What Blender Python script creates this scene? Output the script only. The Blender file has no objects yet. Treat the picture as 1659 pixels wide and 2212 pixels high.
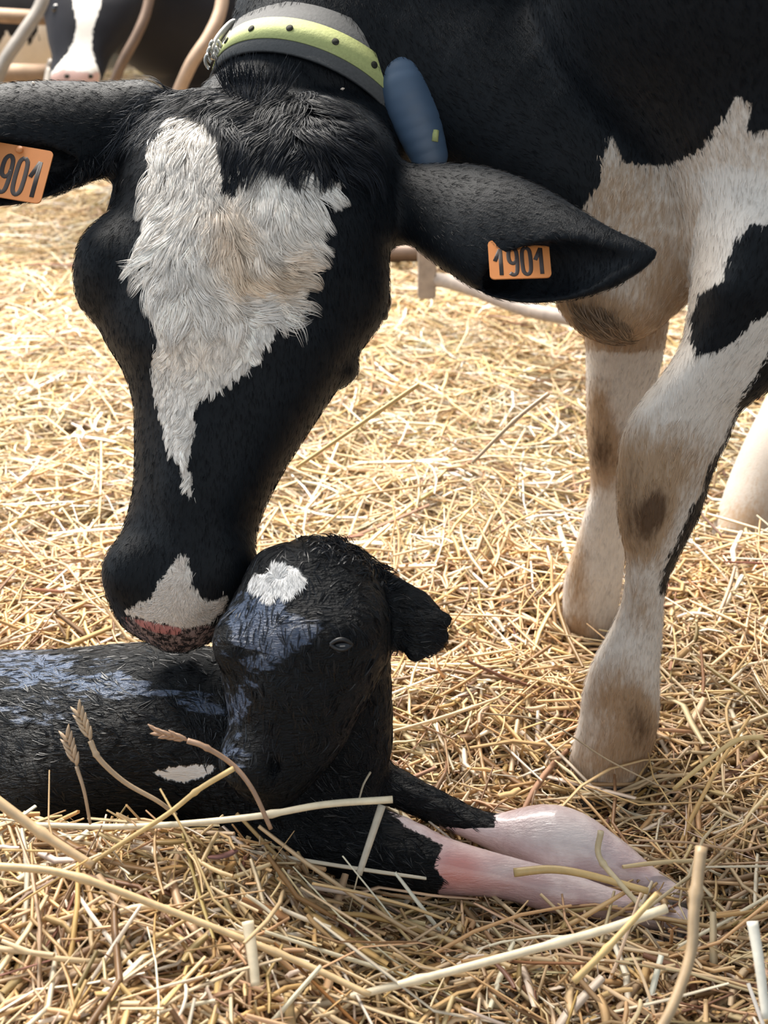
import bpy, math, random
import numpy as np
from mathutils import Vector, Matrix

RNG = np.random.default_rng(7)
random.seed(7)
SC = bpy.context.scene
COL = SC.collection

# ---------------------------------------------------------------- camera, world, lights, exposure
F = 2600.0; CX = 829.5; CY = 1106.0
PITCH = math.radians(28); CH = 1.08
SP, CP = math.sin(PITCH), math.cos(PITCH)
cam_d = bpy.data.cameras.new('camera'); cam = bpy.data.objects.new('camera', cam_d); COL.objects.link(cam)
cam.location = (0, 0, CH); cam.rotation_euler = (math.pi/2 - PITCH, 0, 0)
cam_d.sensor_fit = 'VERTICAL'; cam_d.sensor_height = 36.0; cam_d.sensor_width = 36.0
cam_d.lens = F/2212*36.0
cam_d.clip_start = 0.05; cam_d.clip_end = 60
cam_d.dof.use_dof = True; cam_d.dof.focus_distance = 1.36; cam_d.dof.aperture_fstop = 6.5
SC.camera = cam
SC.view_settings.view_transform = 'Standard'; SC.view_settings.look = 'None'
SC.view_settings.exposure = 0.0; SC.view_settings.gamma = 1.0
SC.view_settings.use_curve_mapping = False

world = bpy.data.worlds.new('world'); SC.world = world; world.use_nodes = True
wn = world.node_tree
wn.nodes['Background'].inputs[0].default_value = (0.72, 0.86, 1.0, 1)
wn.nodes['Background'].inputs[1].default_value = 0.50

def area(name, loc, target, sx, sy, power, col):
    l = bpy.data.lights.new(name, 'AREA'); l.shape = 'RECTANGLE'; l.size = sx; l.size_y = sy
    l.energy = power; l.color = col
    o = bpy.data.objects.new(name, l); COL.objects.link(o); o.location = loc
    o.rotation_euler = (Vector(target) - Vector(loc)).to_track_quat('-Z', 'Y').to_euler()
    return o
# overhead lamp added to light back straw; sky light from the open left side
rl = area('overhead_lamp', (-1.2, 4.6, 4.6), (-0.3, 2.6, 0), 5.0, 2.4, 860, (1.0, 0.94, 0.86)); rl.data.spread = math.radians(125)
area('side_opening_light', (-5.0, 1.2, 2.6), (0.2, 1.2, 0.3), 3.2, 4.5, 130, (0.80, 0.90, 1.0))
area('front_fill_light', (1.2, -4.0, 3.4), (0.2, 1.4, 0.3), 5.0, 3.0, 85, (1.0, 0.95, 0.88))  # unseen lamp added on the camera side to fill the front

# ---------------------------------------------------------------- geometry helpers
def cam2w(P):
    P = np.asarray(P, float)
    return np.stack([P[..., 0], P[..., 2]*CP - P[..., 1]*SP, CH - P[..., 2]*SP - P[..., 1]*CP], -1)
def w2cam(W):
    W = np.asarray(W, float)
    x = W[..., 0]; y = W[..., 1]; z = W[..., 2] - CH
    return np.stack([x, -(y*SP) - z*CP, y*CP - z*SP], -1)
def pc(px, py, z):
    return np.array([(px-CX)/F*z, (py-CY)/F*z, z])
def pw(px, py, z):
    return cam2w(pc(px, py, z))
def zy(py, yw):
    return yw/(CP - (py-CY)/F*SP)
def zg(py, h):
    return (CH-h)/(SP + (py-CY)/F*CP)

def smooth_rows(rows, n=400):
    rows = np.array(rows, float); t = rows[:, 0]
    tt = np.linspace(t[0], t[-1], n); out = [tt]
    for c in range(1, rows.shape[1]):
        y = rows[:, c]; h = np.diff(t); d = np.diff(y)/h
        m = np.empty_like(y); m[0] = d[0]; m[-1] = d[-1]
        for i in range(1, len(y)-1):
            m[i] = 0 if d[i-1]*d[i] <= 0 else 2*d[i-1]*d[i]/(d[i-1]+d[i])*0.5 + 0.25*(d[i-1]+d[i])
        idx = np.clip(np.searchsorted(t, tt, 'right')-1, 0, len(t)-2)
        s = (tt-t[idx])/h[idx]; H = h[idx]
        out.append((1+2*s)*(1-s)**2*y[idx] + s*(1-s)**2*H*m[idx] + s*s*(3-2*s)*y[idx+1] + s*s*(s-1)*H*m[idx+1])
    return np.array(out)

def loft(rows, n=2.3):
    """rows: (row, left, right, depth of the middle, half thickness); a body of superellipse slices"""
    T = smooth_rows(rows)
    def f(P):
        X, Y, Z = P[:, 0], P[:, 1], np.maximum(P[:, 2], .2)
        px = X/Z*F + CX; py = Y/Z*F + CY
        v = np.clip(py, T[0, 0], T[0, -1])
        L = np.interp(v, T[0], T[1]); R = np.interp(v, T[0], T[2])
        zc = np.interp(v, T[0], T[3]); hd = np.interp(v, T[0], T[4])
        a = np.maximum((R-L)/2*Z/F, .004); qx = np.abs(px-(L+R)/2)*Z/F/a; qz = np.abs(Z-zc)/hd
        r = (qx**n + qz**n)**(1/n)
        d = (r-1)*np.minimum(a, hd)
        dv = np.abs(py-v)*Z/F
        return np.where(dv > 0, np.sqrt(np.maximum(d, 0)**2 + dv**2), d)
    return f

def chain3(C, R, K):
    def f(P):
        out = None
        for i in range(len(C)-1):
            a, b = C[i], C[i+1]; ab = b-a
            t = np.clip(((P-a)@ab)/(ab@ab), 0, 1)[:, None]
            off = P-(a+t*ab); r = R[i]+(R[i+1]-R[i])*t[:, 0]; k = K[i]+(K[i+1]-K[i])*t[:, 0]
            d = np.sqrt(off[:, 0]**2+off[:, 1]**2+(off[:, 2]/k)**2)-r
            out = d if out is None else np.minimum(out, d)
        return out
    return f
def chain(pts):
    """pts: (px, py, depth, radius in px [, depth squash])"""
    C = [pc(p[0], p[1], p[2]) for p in pts]; R = [p[3]*p[2]/F for p in pts]
    K = [p[4] if len(p) > 4 else 1.0 for p in pts]
    if len(pts) > 2:
        A = catmull(np.column_stack([np.array(C), R, K]), 7 if len(pts) > 6 and pts[0][3] < 90 else 3)
        C, R, K = list(A[:, :3]), list(np.maximum(A[:, 3], .002)), list(A[:, 4])
    return chain3(C, R, K)
def wchain(pts):
    """pts in world: (x, y, z, r)"""
    return chain3([w2cam(np.array(p[:3])) for p in pts], [p[3] for p in pts], [1.0]*len(pts))
def ell(px, py, z, rx, ry, rz):
    c = pc(px, py, z); s = np.array([rx*z/F, ry*z/F, rz])
    def f(P):
        q = (P-c)/s; r = np.sqrt((q*q).sum(1)); g = np.sqrt(((q/s)**2).sum(1))+1e-9
        return r*(r-1)/g
    return f
def smin(a, b, k):
    h = np.maximum(k-np.abs(a-b), 0)/k
    return np.minimum(a, b)-h*h*k*.25
def smax(a, b, k): return -smin(-a, -b, k)
def U(fs, k=.02):
    def f(P):
        d = fs[0][0](P) if isinstance(fs[0], tuple) else fs[0](P)
        for g in fs[1:]:
            if isinstance(g, tuple):
                fn, kk = g
                if kk < 0: d = smax(d, -fn(P), -kk)
                else: d = smin(d, fn(P), kk)
            else: d = smin(d, g(P), k)
        return d
    return f

def surf(fc, lo, hi, h):
    """surface nets over a world box; fc works in camera space. Returns verts (world), quads"""
    lo = np.array(lo, float); hi = np.array(hi, float)
    n = np.ceil((hi-lo)/h).astype(int)+1
    B = 8; nb = np.ceil(n/B).astype(int); n = nb*B
    # coarse pass on block centres
    gb = np.stack(np.meshgrid(*[np.arange(k) for k in nb], indexing='ij'), -1).reshape(-1, 3)
    cen = lo+(gb*B+(B-1)/2)*h
    dc = fc(w2cam(cen))
    act = np.abs(dc) < h*B*1.7+.02
    D = np.empty(tuple(n), np.float32)
    sign = np.where(dc < 0, -1.0, 1.0).reshape(tuple(nb))
    D[:] = np.repeat(np.repeat(np.repeat(sign, B, 0), B, 1), B, 2)
    loc = np.stack(np.meshgrid(*[np.arange(B)]*3, indexing='ij'), -1).reshape(-1, 3)
    ab = gb[act]
    for s in range(0, len(ab), 800):
        blk = ab[s:s+800]
        idx = (blk[:, None, :]*B+loc[None]).reshape(-1, 3)
        D[idx[:, 0], idx[:, 1], idx[:, 2]] = fc(w2cam(lo+idx*h))
    S = D < 0
    c = np.zeros(tuple(n-1), np.uint8)
    for i in (0, 1):
        for j in (0, 1):
            for k in (0, 1):
                c += S[i:n[0]-1+i, j:n[1]-1+j, k:n[2]-1+k]
    cells = np.argwhere((c > 0) & (c < 8))
    vid = np.full(tuple(n-1), -1, np.int64); vid[tuple(cells.T)] = np.arange(len(cells))
    acc = np.zeros((len(cells), 3)); cnt = np.zeros(len(cells))
    corners = [(i, j, k) for i in (0, 1) for j in (0, 1) for k in (0, 1)]
    for a in corners:
        for ax in range(3):
            if a[ax]: continue
            b = list(a); b[ax] = 1
            da = D[cells[:, 0]+a[0], cells[:, 1]+a[1], cells[:, 2]+a[2]]
            db = D[cells[:, 0]+b[0], cells[:, 1]+b[1], cells[:, 2]+b[2]]
            m = (da < 0) != (db < 0)
            t = np.where(m, da/np.where(m, da-db, 1), 0)
            p = np.array(a, float)[None].repeat(len(cells), 0); p[:, ax] += t
            acc[m] += p[m]; cnt[m] += 1
    V = lo+(cells+acc/cnt[:, None])*h
    Q = []
    for ax in range(3):
        o = [x for x in range(3) if x != ax]
        s0 = [slice(1, None)]*3; s0[ax] = slice(0, None)
        A = S[tuple(slice(0, n[q]-1) if q == ax else slice(1, n[q]-1) for q in range(3))]
        Bq = S[tuple(slice(1, n[q]) if q == ax else slice(1, n[q]-1) for q in range(3))]
        e = np.argwhere(A != Bq)
        off = np.array([0 if q == ax else 1 for q in range(3)]); e = e+off
        flip = S[tuple(e.T)]
        def v(du, dv):
            g = e.copy(); g[:, o[0]] += du; g[:, o[1]] += dv
            return vid[tuple(g.T)]
        q = np.stack([v(-1, -1), v(0, -1), v(0, 0), v(-1, 0)], 1)
        if ax == 1: flip = ~flip
        q[~flip] = q[~flip][:, ::-1]
        Q.append(q)
    Q = np.concatenate(Q); Q = Q[(Q >= 0).all(1)]
    # pull the vertices onto the surface
    for _ in range(2):
        d = fc(w2cam(V)); g = grad(fc, V); gl = np.linalg.norm(g, axis=1)+1e-6
        V = V-(g/gl[:, None])*np.clip(d/np.maximum(gl, .3), -h*.5, h*.5)[:, None]
    return V, Q
def grad(fc, V, e=.002):
    g = np.empty_like(V)
    for a in range(3):
        d = np.zeros(3); d[a] = e
        g[:, a] = (fc(w2cam(V+d))-fc(w2cam(V-d)))/(2*e)
    return g
def normal(fc, V):
    g = grad(fc, V); return g/(np.linalg.norm(g, axis=1)[:, None]+1e-9)

def mesh_obj(name, V, Q, mat, parent=None, smooth=True, attrs=None, col=None):
    """one mesh object from numpy arrays (all faces of the same size)"""
    V = np.asarray(V, np.float32); Q = np.asarray(Q, np.int32)
    me = bpy.data.meshes.new(name)
    me.vertices.add(len(V)); me.vertices.foreach_set('co', V.ravel())
    k = Q.shape[1]
    me.loops.add(Q.size); me.loops.foreach_set('vertex_index', Q.ravel())
    me.polygons.add(len(Q)); me.polygons.foreach_set('loop_start', np.arange(0, Q.size, k, dtype=np.int32))
    me.update(calc_edges=True)
    if smooth: me.polygons.foreach_set('use_smooth', np.ones(len(Q), bool))
    if attrs:
        for n, a in attrs.items():
            at = me.attributes.new(n, 'FLOAT', 'POINT'); at.data.foreach_set('value', np.asarray(a, np.float32))
    if col is not None:
        at = me.attributes.new('col', 'FLOAT_COLOR', 'POINT')
        c4 = np.ones((len(V), 4), np.float32); c4[:, :3] = col; at.data.foreach_set('color', c4.ravel())
    me.validate()
    o = bpy.data.objects.new(name, me); COL.objects.link(o)
    if mat: me.materials.append(mat)
    if parent: o.parent = parent; o.matrix_parent_inverse = parent.matrix_world.inverted()
    return o
def tag(o, label=None, cat=None, group=None, kind=None):
    if label: o['label'] = label
    if cat: o['category'] = cat
    if group: o['group'] = group
    if kind: o['kind'] = kind
    return o
def empty(name, loc, label=None, cat=None, group=None):
    o = bpy.data.objects.new(name, None); COL.objects.link(o); o.location = tuple(loc)
    o.empty_display_size = .05
    bpy.context.view_layer.update()
    return tag(o, label, cat, group)

def polyd(PX, poly):
    """signed distance in px, positive inside"""
    poly = np.array(poly, float); a = poly; b = np.roll(poly, -1, 0)
    best = np.full(len(PX), 1e9); ins = np.zeros(len(PX), bool)
    for (x0, y0), (x1, y1) in zip(a, b):
        dx, dy = x1-x0, y1-y0
        t = np.clip(((PX[:, 0]-x0)*dx+(PX[:, 1]-y0)*dy)/(dx*dx+dy*dy+1e-9), 0, 1)
        best = np.minimum(best, np.hypot(PX[:, 0]-x0-t*dx, PX[:, 1]-y0-t*dy))
        cr = (y0 > PX[:, 1]) != (y1 > PX[:, 1])
        xi = x0+(PX[:, 1]-y0)/(dy if abs(dy) > 1e-9 else 1e-9)*dx
        ins ^= cr & (PX[:, 0] < xi)
    return np.where(ins, best, -best)
def proj(W):
    c = w2cam(W); return np.stack([c[:, 0]/c[:, 2]*F+CX, c[:, 1]/c[:, 2]*F+CY], 1)
def blob(PX, x, y, rx, ry, a=0):
    c, s = math.cos(math.radians(a)), math.sin(math.radians(a))
    dx = PX[:, 0]-x; dy = PX[:, 1]-y
    u = (dx*c+dy*s)/rx; v = (-dx*s+dy*c)/ry
    return np.exp(-(u*u+v*v))

def tube(path, r, n=10, caps=True):
    path = np.array(path, float); m = len(path)
    r = np.broadcast_to(np.array(r, float), (m,))
    V = []; T = np.gradient(path, axis=0); T /= np.linalg.norm(T, axis=1)[:, None]
    ref = np.array([0, 0, 1.0]) if abs(T[0][2]) < .9 else np.array([1.0, 0, 0])
    for i in range(m):
        u = np.cross(T[i], ref); u /= np.linalg.norm(u); v = np.cross(T[i], u)
        for j in range(n):
            a = 2*math.pi*j/n; V.append(path[i]+(math.cos(a)*u+math.sin(a)*v)*r[i])
    Q = [(i*n+j, i*n+(j+1) % n, (i+1)*n+(j+1) % n, (i+1)*n+j) for i in range(m-1) for j in range(n)]
    if caps:
        V += [path[0], path[-1]]; c0, c1 = m*n, m*n+1
        for j in range(0, n):
            Q.append((c0, (j+1) % n, j, j)); Q.append((c1, (m-1)*n+j, (m-1)*n+(j+1) % n, (m-1)*n+(j+1) % n))
    return np.array(V), Q
def poly_obj(name, V, Fs, mat, parent=None, smooth=True):
    me = bpy.data.meshes.new(name)
    me.from_pydata([tuple(v) for v in V], [], [tuple(dict.fromkeys(int(i) for i in f)) for f in Fs]); me.update()
    if smooth:
        for p in me.polygons: p.use_smooth = True
    me.materials.append(mat)
    o = bpy.data.objects.new(name, me); COL.objects.link(o)
    if parent: o.parent = parent; o.matrix_parent_inverse = parent.matrix_world.inverted()
    return o
def catmull(P, n=8):
    P = np.array(P, float); Q = np.vstack([2*P[0]-P[1], P, 2*P[-1]-P[-2]]); out = []
    for i in range(1, len(Q)-2):
        for t in np.linspace(0, 1, n, endpoint=False):
            a, b, c, d = Q[i-1], Q[i], Q[i+1], Q[i+2]
            out.append(.5*((2*b)+(-a+c)*t+(2*a-5*b+4*c-d)*t*t+(-a+3*b-3*c+d)*t**3))
    out.append(Q[-2]); return np.array(out)

# ---------------------------------------------------------------- materials
def mat(name):
    m = bpy.data.materials.new(name); m.use_nodes = True
    return m, m.node_tree, m.node_tree.nodes['Principled BSDF']
def N(nt, t, **kw):
    n = nt.nodes.new(t)
    for k, v in kw.items():
        if k.startswith('i_'): n.inputs[k[2:].replace('_', ' ')].default_value = v
        else: setattr(n, k, v)
    return n
def attr(nt, name): return N(nt, 'ShaderNodeAttribute', attribute_name=name)
def math_(nt, op, a, b=None, clamp=False):
    n = nt.nodes.new('ShaderNodeMath'); n.operation = op; n.use_clamp = clamp
    for i, x in enumerate((a, b)):
        if x is None: continue
        if isinstance(x, (int, float)): n.inputs[i].default_value = x
        else: nt.links.new(x, n.inputs[i])
    return n.outputs[0]
def mixc(nt, fac, a, b):
    n = nt.nodes.new('ShaderNodeMix'); n.data_type = 'RGBA'
    for i, x in ((0, fac), (6, a), (7, b)):
        if isinstance(x, (int, float)): n.inputs[i].default_value = x
        elif isinstance(x, tuple): n.inputs[i].default_value = x+(1,) if len(x) == 3 else x
        else: nt.links.new(x, n.inputs[i])
    return n.outputs[2]
def noise(nt, scale, detail=4, rough=.6, stretch=None, rot=(0, 0, 0)):
    tc = N(nt, 'ShaderNodeNewGeometry'); src = tc.outputs['Position']
    if stretch:
        mp = N(nt, 'ShaderNodeMapping'); mp.inputs['Scale'].default_value = stretch; mp.inputs['Rotation'].default_value = rot
        nt.links.new(src, mp.inputs['Vector']); src = mp.outputs[0]
    n = N(nt, 'ShaderNodeTexNoise'); n.inputs['Scale'].default_value = scale; n.inputs['Detail'].default_value = detail
    n.inputs['Roughness'].default_value = rough; nt.links.new(src, n.inputs['Vector'])
    return n.outputs['Fac']
def step(nt, x, lo, hi):
    n = N(nt, 'ShaderNodeMapRange'); n.interpolation_type = 'SMOOTHSTEP'
    nt.links.new(x, n.inputs[0]); n.inputs[1].default_value = lo; n.inputs[2].default_value = hi
    return n.outputs[0]
def bump(nt, h, b, strength=.4, dist=.002):
    n = N(nt, 'ShaderNodeBump'); n.inputs['Strength'].default_value = strength; n.inputs['Distance'].default_value = dist
    nt.links.new(h, n.inputs['Height']); nt.links.new(n.outputs[0], b.inputs['Normal'])

def plain(name, col, rough=.6, metal=0, spec=.5, var=.15, scale=40, b=0):
    m, nt, p = mat(name)
    f = noise(nt, scale)
    c = mixc(nt, f, tuple(x*(1-var) for x in col), tuple(min(1, x*(1+var)) for x in col))
    nt.links.new(c, p.inputs['Base Color'])
    p.inputs['Roughness'].default_value = rough; p.inputs['Metallic'].default_value = metal
    p.inputs['Specular IOR Level'].default_value = spec
    if b: bump(nt, f, p, b)
    return m

def coat_material(name, black=(.0033, .0046, .0064), white=(.64, .585, .525), tan=(.34, .235, .15), rose=(.42, .175, .165)):
    """short hair in black and white patches; 'pat' >0 is white, 'dirt' stains, 'pink' bare skin"""
    m, nt, p = mat(name)
    n1 = noise(nt, 120, 3, .6, (1.6, 1.6, .35)); n2 = noise(nt, 26, 4, .6); nf = noise(nt, 420, 2, .5, (1.5, 1.5, .3))
    d = attr(nt, 'pat').outputs['Fac']
    jag = math_(nt, 'MULTIPLY', math_(nt, 'SUBTRACT', n1, .5), 34.0)
    jag2 = math_(nt, 'MULTIPLY', math_(nt, 'SUBTRACT', n2, .5), 14.0)
    w = step(nt, math_(nt, 'ADD', math_(nt, 'ADD', d, jag), jag2), -3.0, 3.0)
    wc = mixc(nt, n2, tuple(x*.9 for x in white), tuple(min(1, x*1.08) for x in white))
    wc = mixc(nt, math_(nt, 'MULTIPLY', step(nt, nf, .35, .75), .35), wc, tuple(x*.72 for x in white))
    dirt = attr(nt, 'dirt').outputs['Fac']
    dn = math_(nt, 'ADD', dirt, math_(nt, 'MULTIPLY', math_(nt, 'SUBTRACT', n1, .5), .7))
    c1 = mixc(nt, step(nt, dn, .12, .62), wc, tan)
    c2 = mixc(nt, step(nt, dn, .62, 1.15), c1, (tan[0]*.28, tan[1]*.24, tan[2]*.22))
    c = mixc(nt, w, mixc(nt, n2, black, tuple(x*1.5 for x in black)), c2)
    pk = attr(nt, 'pink').outputs['Fac']
    rs = attr(nt, 'rose').outputs['Fac']
    mott = mixc(nt, step(nt, noise(nt, 150, 3, .6), .44, .58), (.26, .19, .18), (.022, .018, .02))
    pc_ = mixc(nt, step(nt, math_(nt, 'ADD', rs, math_(nt, 'MULTIPLY', math_(nt, 'SUBTRACT', n1, .5), .5)), .4, .6), mott, rose)
    c = mixc(nt, step(nt, math_(nt, 'ADD', pk, math_(nt, 'MULTIPLY', math_(nt, 'SUBTRACT', n1, .5), .35)), .35, .65), c, pc_)
    nt.links.new(c, p.inputs['Base Color'])
    p.inputs['Roughness'].default_value = .58
    p.inputs['Specular IOR Level'].default_value = .16
    p.inputs['Sheen Weight'].default_value = .035; p.inputs['Sheen Roughness'].default_value = .4
    p.inputs['Sheen Tint'].default_value = (.7, .82, 1, 1)
    bump(nt, nf, p, .35, .0015)
    return m

def attr_material(name, rough=.5, spec=.35, trans=0.0, sheen=0):
    m, nt, p = mat(name)
    nt.links.new(attr(nt, 'col').outputs['Color'], p.inputs['Base Color'])
    p.inputs['Roughness'].default_value = rough; p.inputs['Specular IOR Level'].default_value = spec
    if trans:
        tr = N(nt, 'ShaderNodeBsdfTranslucent'); mx = N(nt, 'ShaderNodeMixShader'); mx.inputs[0].default_value = trans
        nt.links.new(attr(nt, 'col').outputs['Color'], tr.inputs[0])
        nt.links.new(p.outputs[0], mx.inputs[1]); nt.links.new(tr.outputs[0], mx.inputs[2])
        nt.links.new(mx.outputs[0], nt.nodes['Material Output'].inputs[0])
    return m

# ---------------------------------------------------------------- ground shape
def hsh(x, y, s):
    return np.sin(x*s*1.3+y*s*.7+s)*.5+np.sin(x*s*.6-y*s*1.1+2*s)*.5
def ground(x, y):
    x = np.asarray(x, float); y = np.asarray(y, float)
    g = .030+.012*hsh(x, y, 5.0)+.008*hsh(x+3, y, 11.0)+.004*hsh(x, y-2, 23.0)
    # loose bank of straw between the camera and the calf
    crest = np.interp(x, [-.6, -.12, .02, .12, .35, .6], [1.02, .985, .925, .885, .87, .97])
    hb = np.interp(x, [-.6, -.25, -.12, -.03, .06, .3, .6], [.155, .150, .125, .070, .050, .045, .075])
    t = np.clip((crest+.06-y)/.14, 0, 1); t = t*t*(3-2*t)
    g = g+hb*t
    g = g+.05*np.exp(-((x-.13)**2/.02+(y-1.95)**2/.03))      # a small heap behind the calf
    g = g+.03*np.exp(-((x-.55)**2/.02+(y-1.05)**2/.02))
    g = g-.045*np.exp(-((x-.29)**2/.010+(y-1.19)**2/.012))-.05*np.exp(-((x-.31)**2/.012+(y-1.50)**2/.012))
    return g

# ---------------------------------------------------------------- body shapes (signed distance functions)
head = loft([
 (186, 470, 660, 1.400, .020), (200, 415, 720, 1.398, .050), (230, 345, 790, 1.390, .075), (330, 262, 858, 1.375, .105),
 (450, 240, 862, 1.375, .120), (540, 205, 842, 1.378, .128), (600, 196, 826, 1.380, .130), (660, 200, 806, 1.383, .130),
 (730, 225, 786, 1.385, .130), (800, 266, 752, 1.385, .122), (870, 288, 708, 1.383, .115), (950, 292, 655, 1.380, .106),
 (1050, 289, 594, 1.375, .096), (1130, 270, 560, 1.368, .080), (1200, 239, 546, 1.358, .072), (1270, 231, 528, 1.352, .068),
 (1320, 243, 500, 1.352, .062), (1360, 275, 470, 1.356, .054), (1386, 318, 430, 1.362, .036), (1400, 352, 398, 1.366, .016)], n=2.5)
RZ = dict(r1=1.0)
mother_head = U([head,
    (ell(250, 575, 1.350, 80, 92, .062), .03),           # brow over one eye
    (ell(228, 625, 1.365, 52, 62, .045), .02),
    (ell(764, 640, 1.365, 68, 84, .055), .03),           # brow over the other
    (ell(430, 1010, 1.300, 60, 250, .018), .03),         # bridge of the nose
    (ell(280, 1235, 1.315, 52, 56, .028), .03), (ell(490, 1225, 1.315, 50, 56, .028), .03),
    (chain([(620, 560, 1.46, 120), (560, 760, 1.46, 95), (480, 960, 1.43, 70)]), .03),   # jaw
    (ell(405, 1360, 1.37, 72, 38, .045), .02),           # chin
    (ell(745, 800, 1.375, 26, 26, .03), .02)])
ear_r = U([chain([(850, 440, 1.38, 75, .8), (930, 448, 1.36, 92, .7), (1020, 478, 1.33, 120, .50), (1110, 520, 1.29, 130, .42),
                  (1200, 545, 1.26, 106, .40), (1290, 558, 1.235, 72, .40), (1360, 555, 1.22, 40, .5), (1412, 548, 1.21, 10, .8)]),
           (chain([(1050, 598, 1.300, 28, 1.1), (1125, 592, 1.264, 56, 1.0), (1215, 582, 1.237, 62, .9), (1300, 566, 1.213, 40, 1.1),
                   (1372, 554, 1.203, 15, 1.4)]), -.006)])
ear_l = U([chain([(300, 255, 1.39, 80, .8), (215, 275, 1.37, 96, .6), (120, 292, 1.34, 116, .48), (20, 312, 1.31, 130, .42),
                  (-90, 330, 1.28, 112, .40), (-190, 345, 1.26, 72, .45), (-270, 352, 1.24, 14, .8)]),
           (chain([(150, 350, 1.325, 26, 1.1), (60, 372, 1.294, 62, .95), (-60, 368, 1.262, 72, .8), (-170, 358, 1.24, 40, 1.1)]), -.006)])
neck = chain([(575, 300, 1.44, 150), (672, 222, 1.475, 199), (735, 25, 1.51, 200), (930, -230, 1.52, 290)])
chest = chain([(740, 60, 1.51, 180), (1020, 200, 1.49, 220), (1230, 380, 1.46, 200), (1380, 480, 1.44, 185), (1335, 598, 1.43, 142)])
torso = wchain([(.44, 1.42, 1.06, .285), (.95, 1.46, 1.02, .34), (1.75, 1.5, 1.03, .36)])
def yrow(py, L, R, yw, hd): return (py, L, R, zy(py, yw), hd)
leg_near = loft([yrow(a, b, c, 1.25, d) for a, b, c, d in [
 (400, 1600, 1780, .03), (470, 1565, 1820, .07), (560, 1530, 1830, .085), (620, 1508, 1780, .088), (700, 1492, 1722, .08), (760, 1466, 1682, .074), (800, 1438, 1652, .07), (850, 1398, 1622, .065),
 (900, 1361, 1592, .060), (950, 1341, 1572, .058), (1000, 1335, 1549, .056), (1050, 1333, 1531, .056), (1100, 1334, 1516, .056),
 (1150, 1341, 1494, .052), (1200, 1352, 1467, .046), (1250, 1350, 1445, .038), (1290, 1344, 1436, .034), (1330, 1332, 1432, .033),
 (1370, 1313, 1430, .034), (1410, 1290, 1427, .038), (1450, 1272, 1425, .042), (1500, 1258, 1425, .044), (1550, 1252, 1424, .044),
 (1600, 1240, 1415, .042), (1640, 1232, 1402, .042), (1690, 1250, 1394, .045), (1730, 1262, 1390, .045)]], n=2.2)
leg_far = loft([yrow(a, b, c, 1.577, d) for a, b, c, d in [
 (560, 1240, 1480, .09), (640, 1252, 1452, .08), (720, 1262, 1440, .07), (800, 1267, 1425, .062), (900, 1267, 1402, .054), (960, 1270, 1392, .052), (1050, 1276, 1380, .045),
 (1110, 1262, 1362, .04), (1180, 1242, 1352, .038), (1260, 1218, 1344, .044), (1330, 1216, 1332, .045), (1395, 1238, 1312, .042)]], n=2.2)
shoulder = chain([(1600, 760, zy(760, 1.25), 100), (1700, 560, zy(560, 1.27), 190), (1720, 280, zy(280, 1.30), 240)])
mother_body = U([torso, (neck, .08), (chest, .07), (shoulder, .06), (leg_near, .03), (leg_far, .05)])
mother = U([mother_body, (mother_head, .035), (ear_r, .022), (ear_l, .022)])

calf_head = U([loft([
 (1174, 650, 738, 1.300, .030), (1192, 580, 772, 1.293, .056), (1230, 540, 808, 1.280, .078), (1290, 505, 834, 1.272, .090),
 (1340, 482, 846, 1.268, .095), (1400, 471, 846, 1.267, .094), (1460, 478, 822, 1.266, .088), (1520, 489, 792, 1.265, .080),
 (1560, 493, 768, 1.265, .072), (1610, 481, 742, 1.265, .064), (1650, 478, 714, 1.268, .060), (1700, 505, 668, 1.274, .054),
 (1735, 545, 628, 1.280, .040), (1748, 570, 605, 1.284, .02)], n=2.4),
 (ell(735, 1370, 1.205, 52, 44, .022), .03), (ell(500, 1385, 1.215, 34, 44, .022), .03),
 (ell(540, 1655, 1.222, 58, 46, .022), .03), 
 (ell(592, 1655, 1.204, 10, 20, .012), -.008), (ell(500, 1652, 1.215, 7, 16, .012), -.008),
 (ell(650, 1215, 1.25, 90, 45, .05), .03)])
calf_ear = U([chain([(790, 1300, 1.305, 52, .8), (850, 1320, 1.295, 58, .6), (898, 1352, 1.275, 62, .40), (922, 1370, 1.265, 46, .36)]), (chain([(805, 1270, 1.30, 44, .7), (885, 1318, 1.28, 40, .45)]), .02), (chain([(895, 1325, 1.27, 34, .4), (958, 1340, 1.256, 18, .5)]), .012), (chain([(885, 1365, 1.272, 34, .4), (897, 1412, 1.260, 19, .5)]), .012),
              (chain([(900, 1378, 1.245, 24, .5), (938, 1385, 1.240, 28, .5)]), -.010)])
calf_body = U([chain([(-330, 1640, 1.51, 180), (-100, 1606, 1.50, 196), (120, 1594, 1.48, 190), (350, 1578, 1.46, 190), (560, 1600, 1.44, 178)]),
 (chain([(750, 1300, 1.345, 84), (742, 1480, 1.375, 104), (716, 1640, 1.405, 122), (580, 1640, 1.44, 160)]), .04),
 (chain([(600, 1740, 1.41, 110), (700, 1795, 1.375, 88), (850, 1842, 1.36, 80), (950, 1870, 1.35, 62), (1080, 1893, 1.345, 46),
         (1200, 1925, 1.335, 46), (1290, 1948, 1.33, 38), (1400, 1976, 1.32, 30), (1470, 1990, 1.31, 30)]), .03),
 (chain([(740, 1660, 1.44, 60), (850, 1700, 1.43, 42), (945, 1745, 1.425, 36), (1060, 1795, 1.42, 38), (1195, 1822, 1.41, 82),
         (1300, 1862, 1.40, 64), (1390, 1908, 1.38, 42), (1460, 1940, 1.36, 32)]), .02),
 (chain([(200, 1650, 1.44, 110), (90, 1700, 1.41, 90)]), .05)])
calf = U([calf_body, (calf_head, .03), (calf_ear, .015)])
SOLID = [mother, calf]

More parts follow.
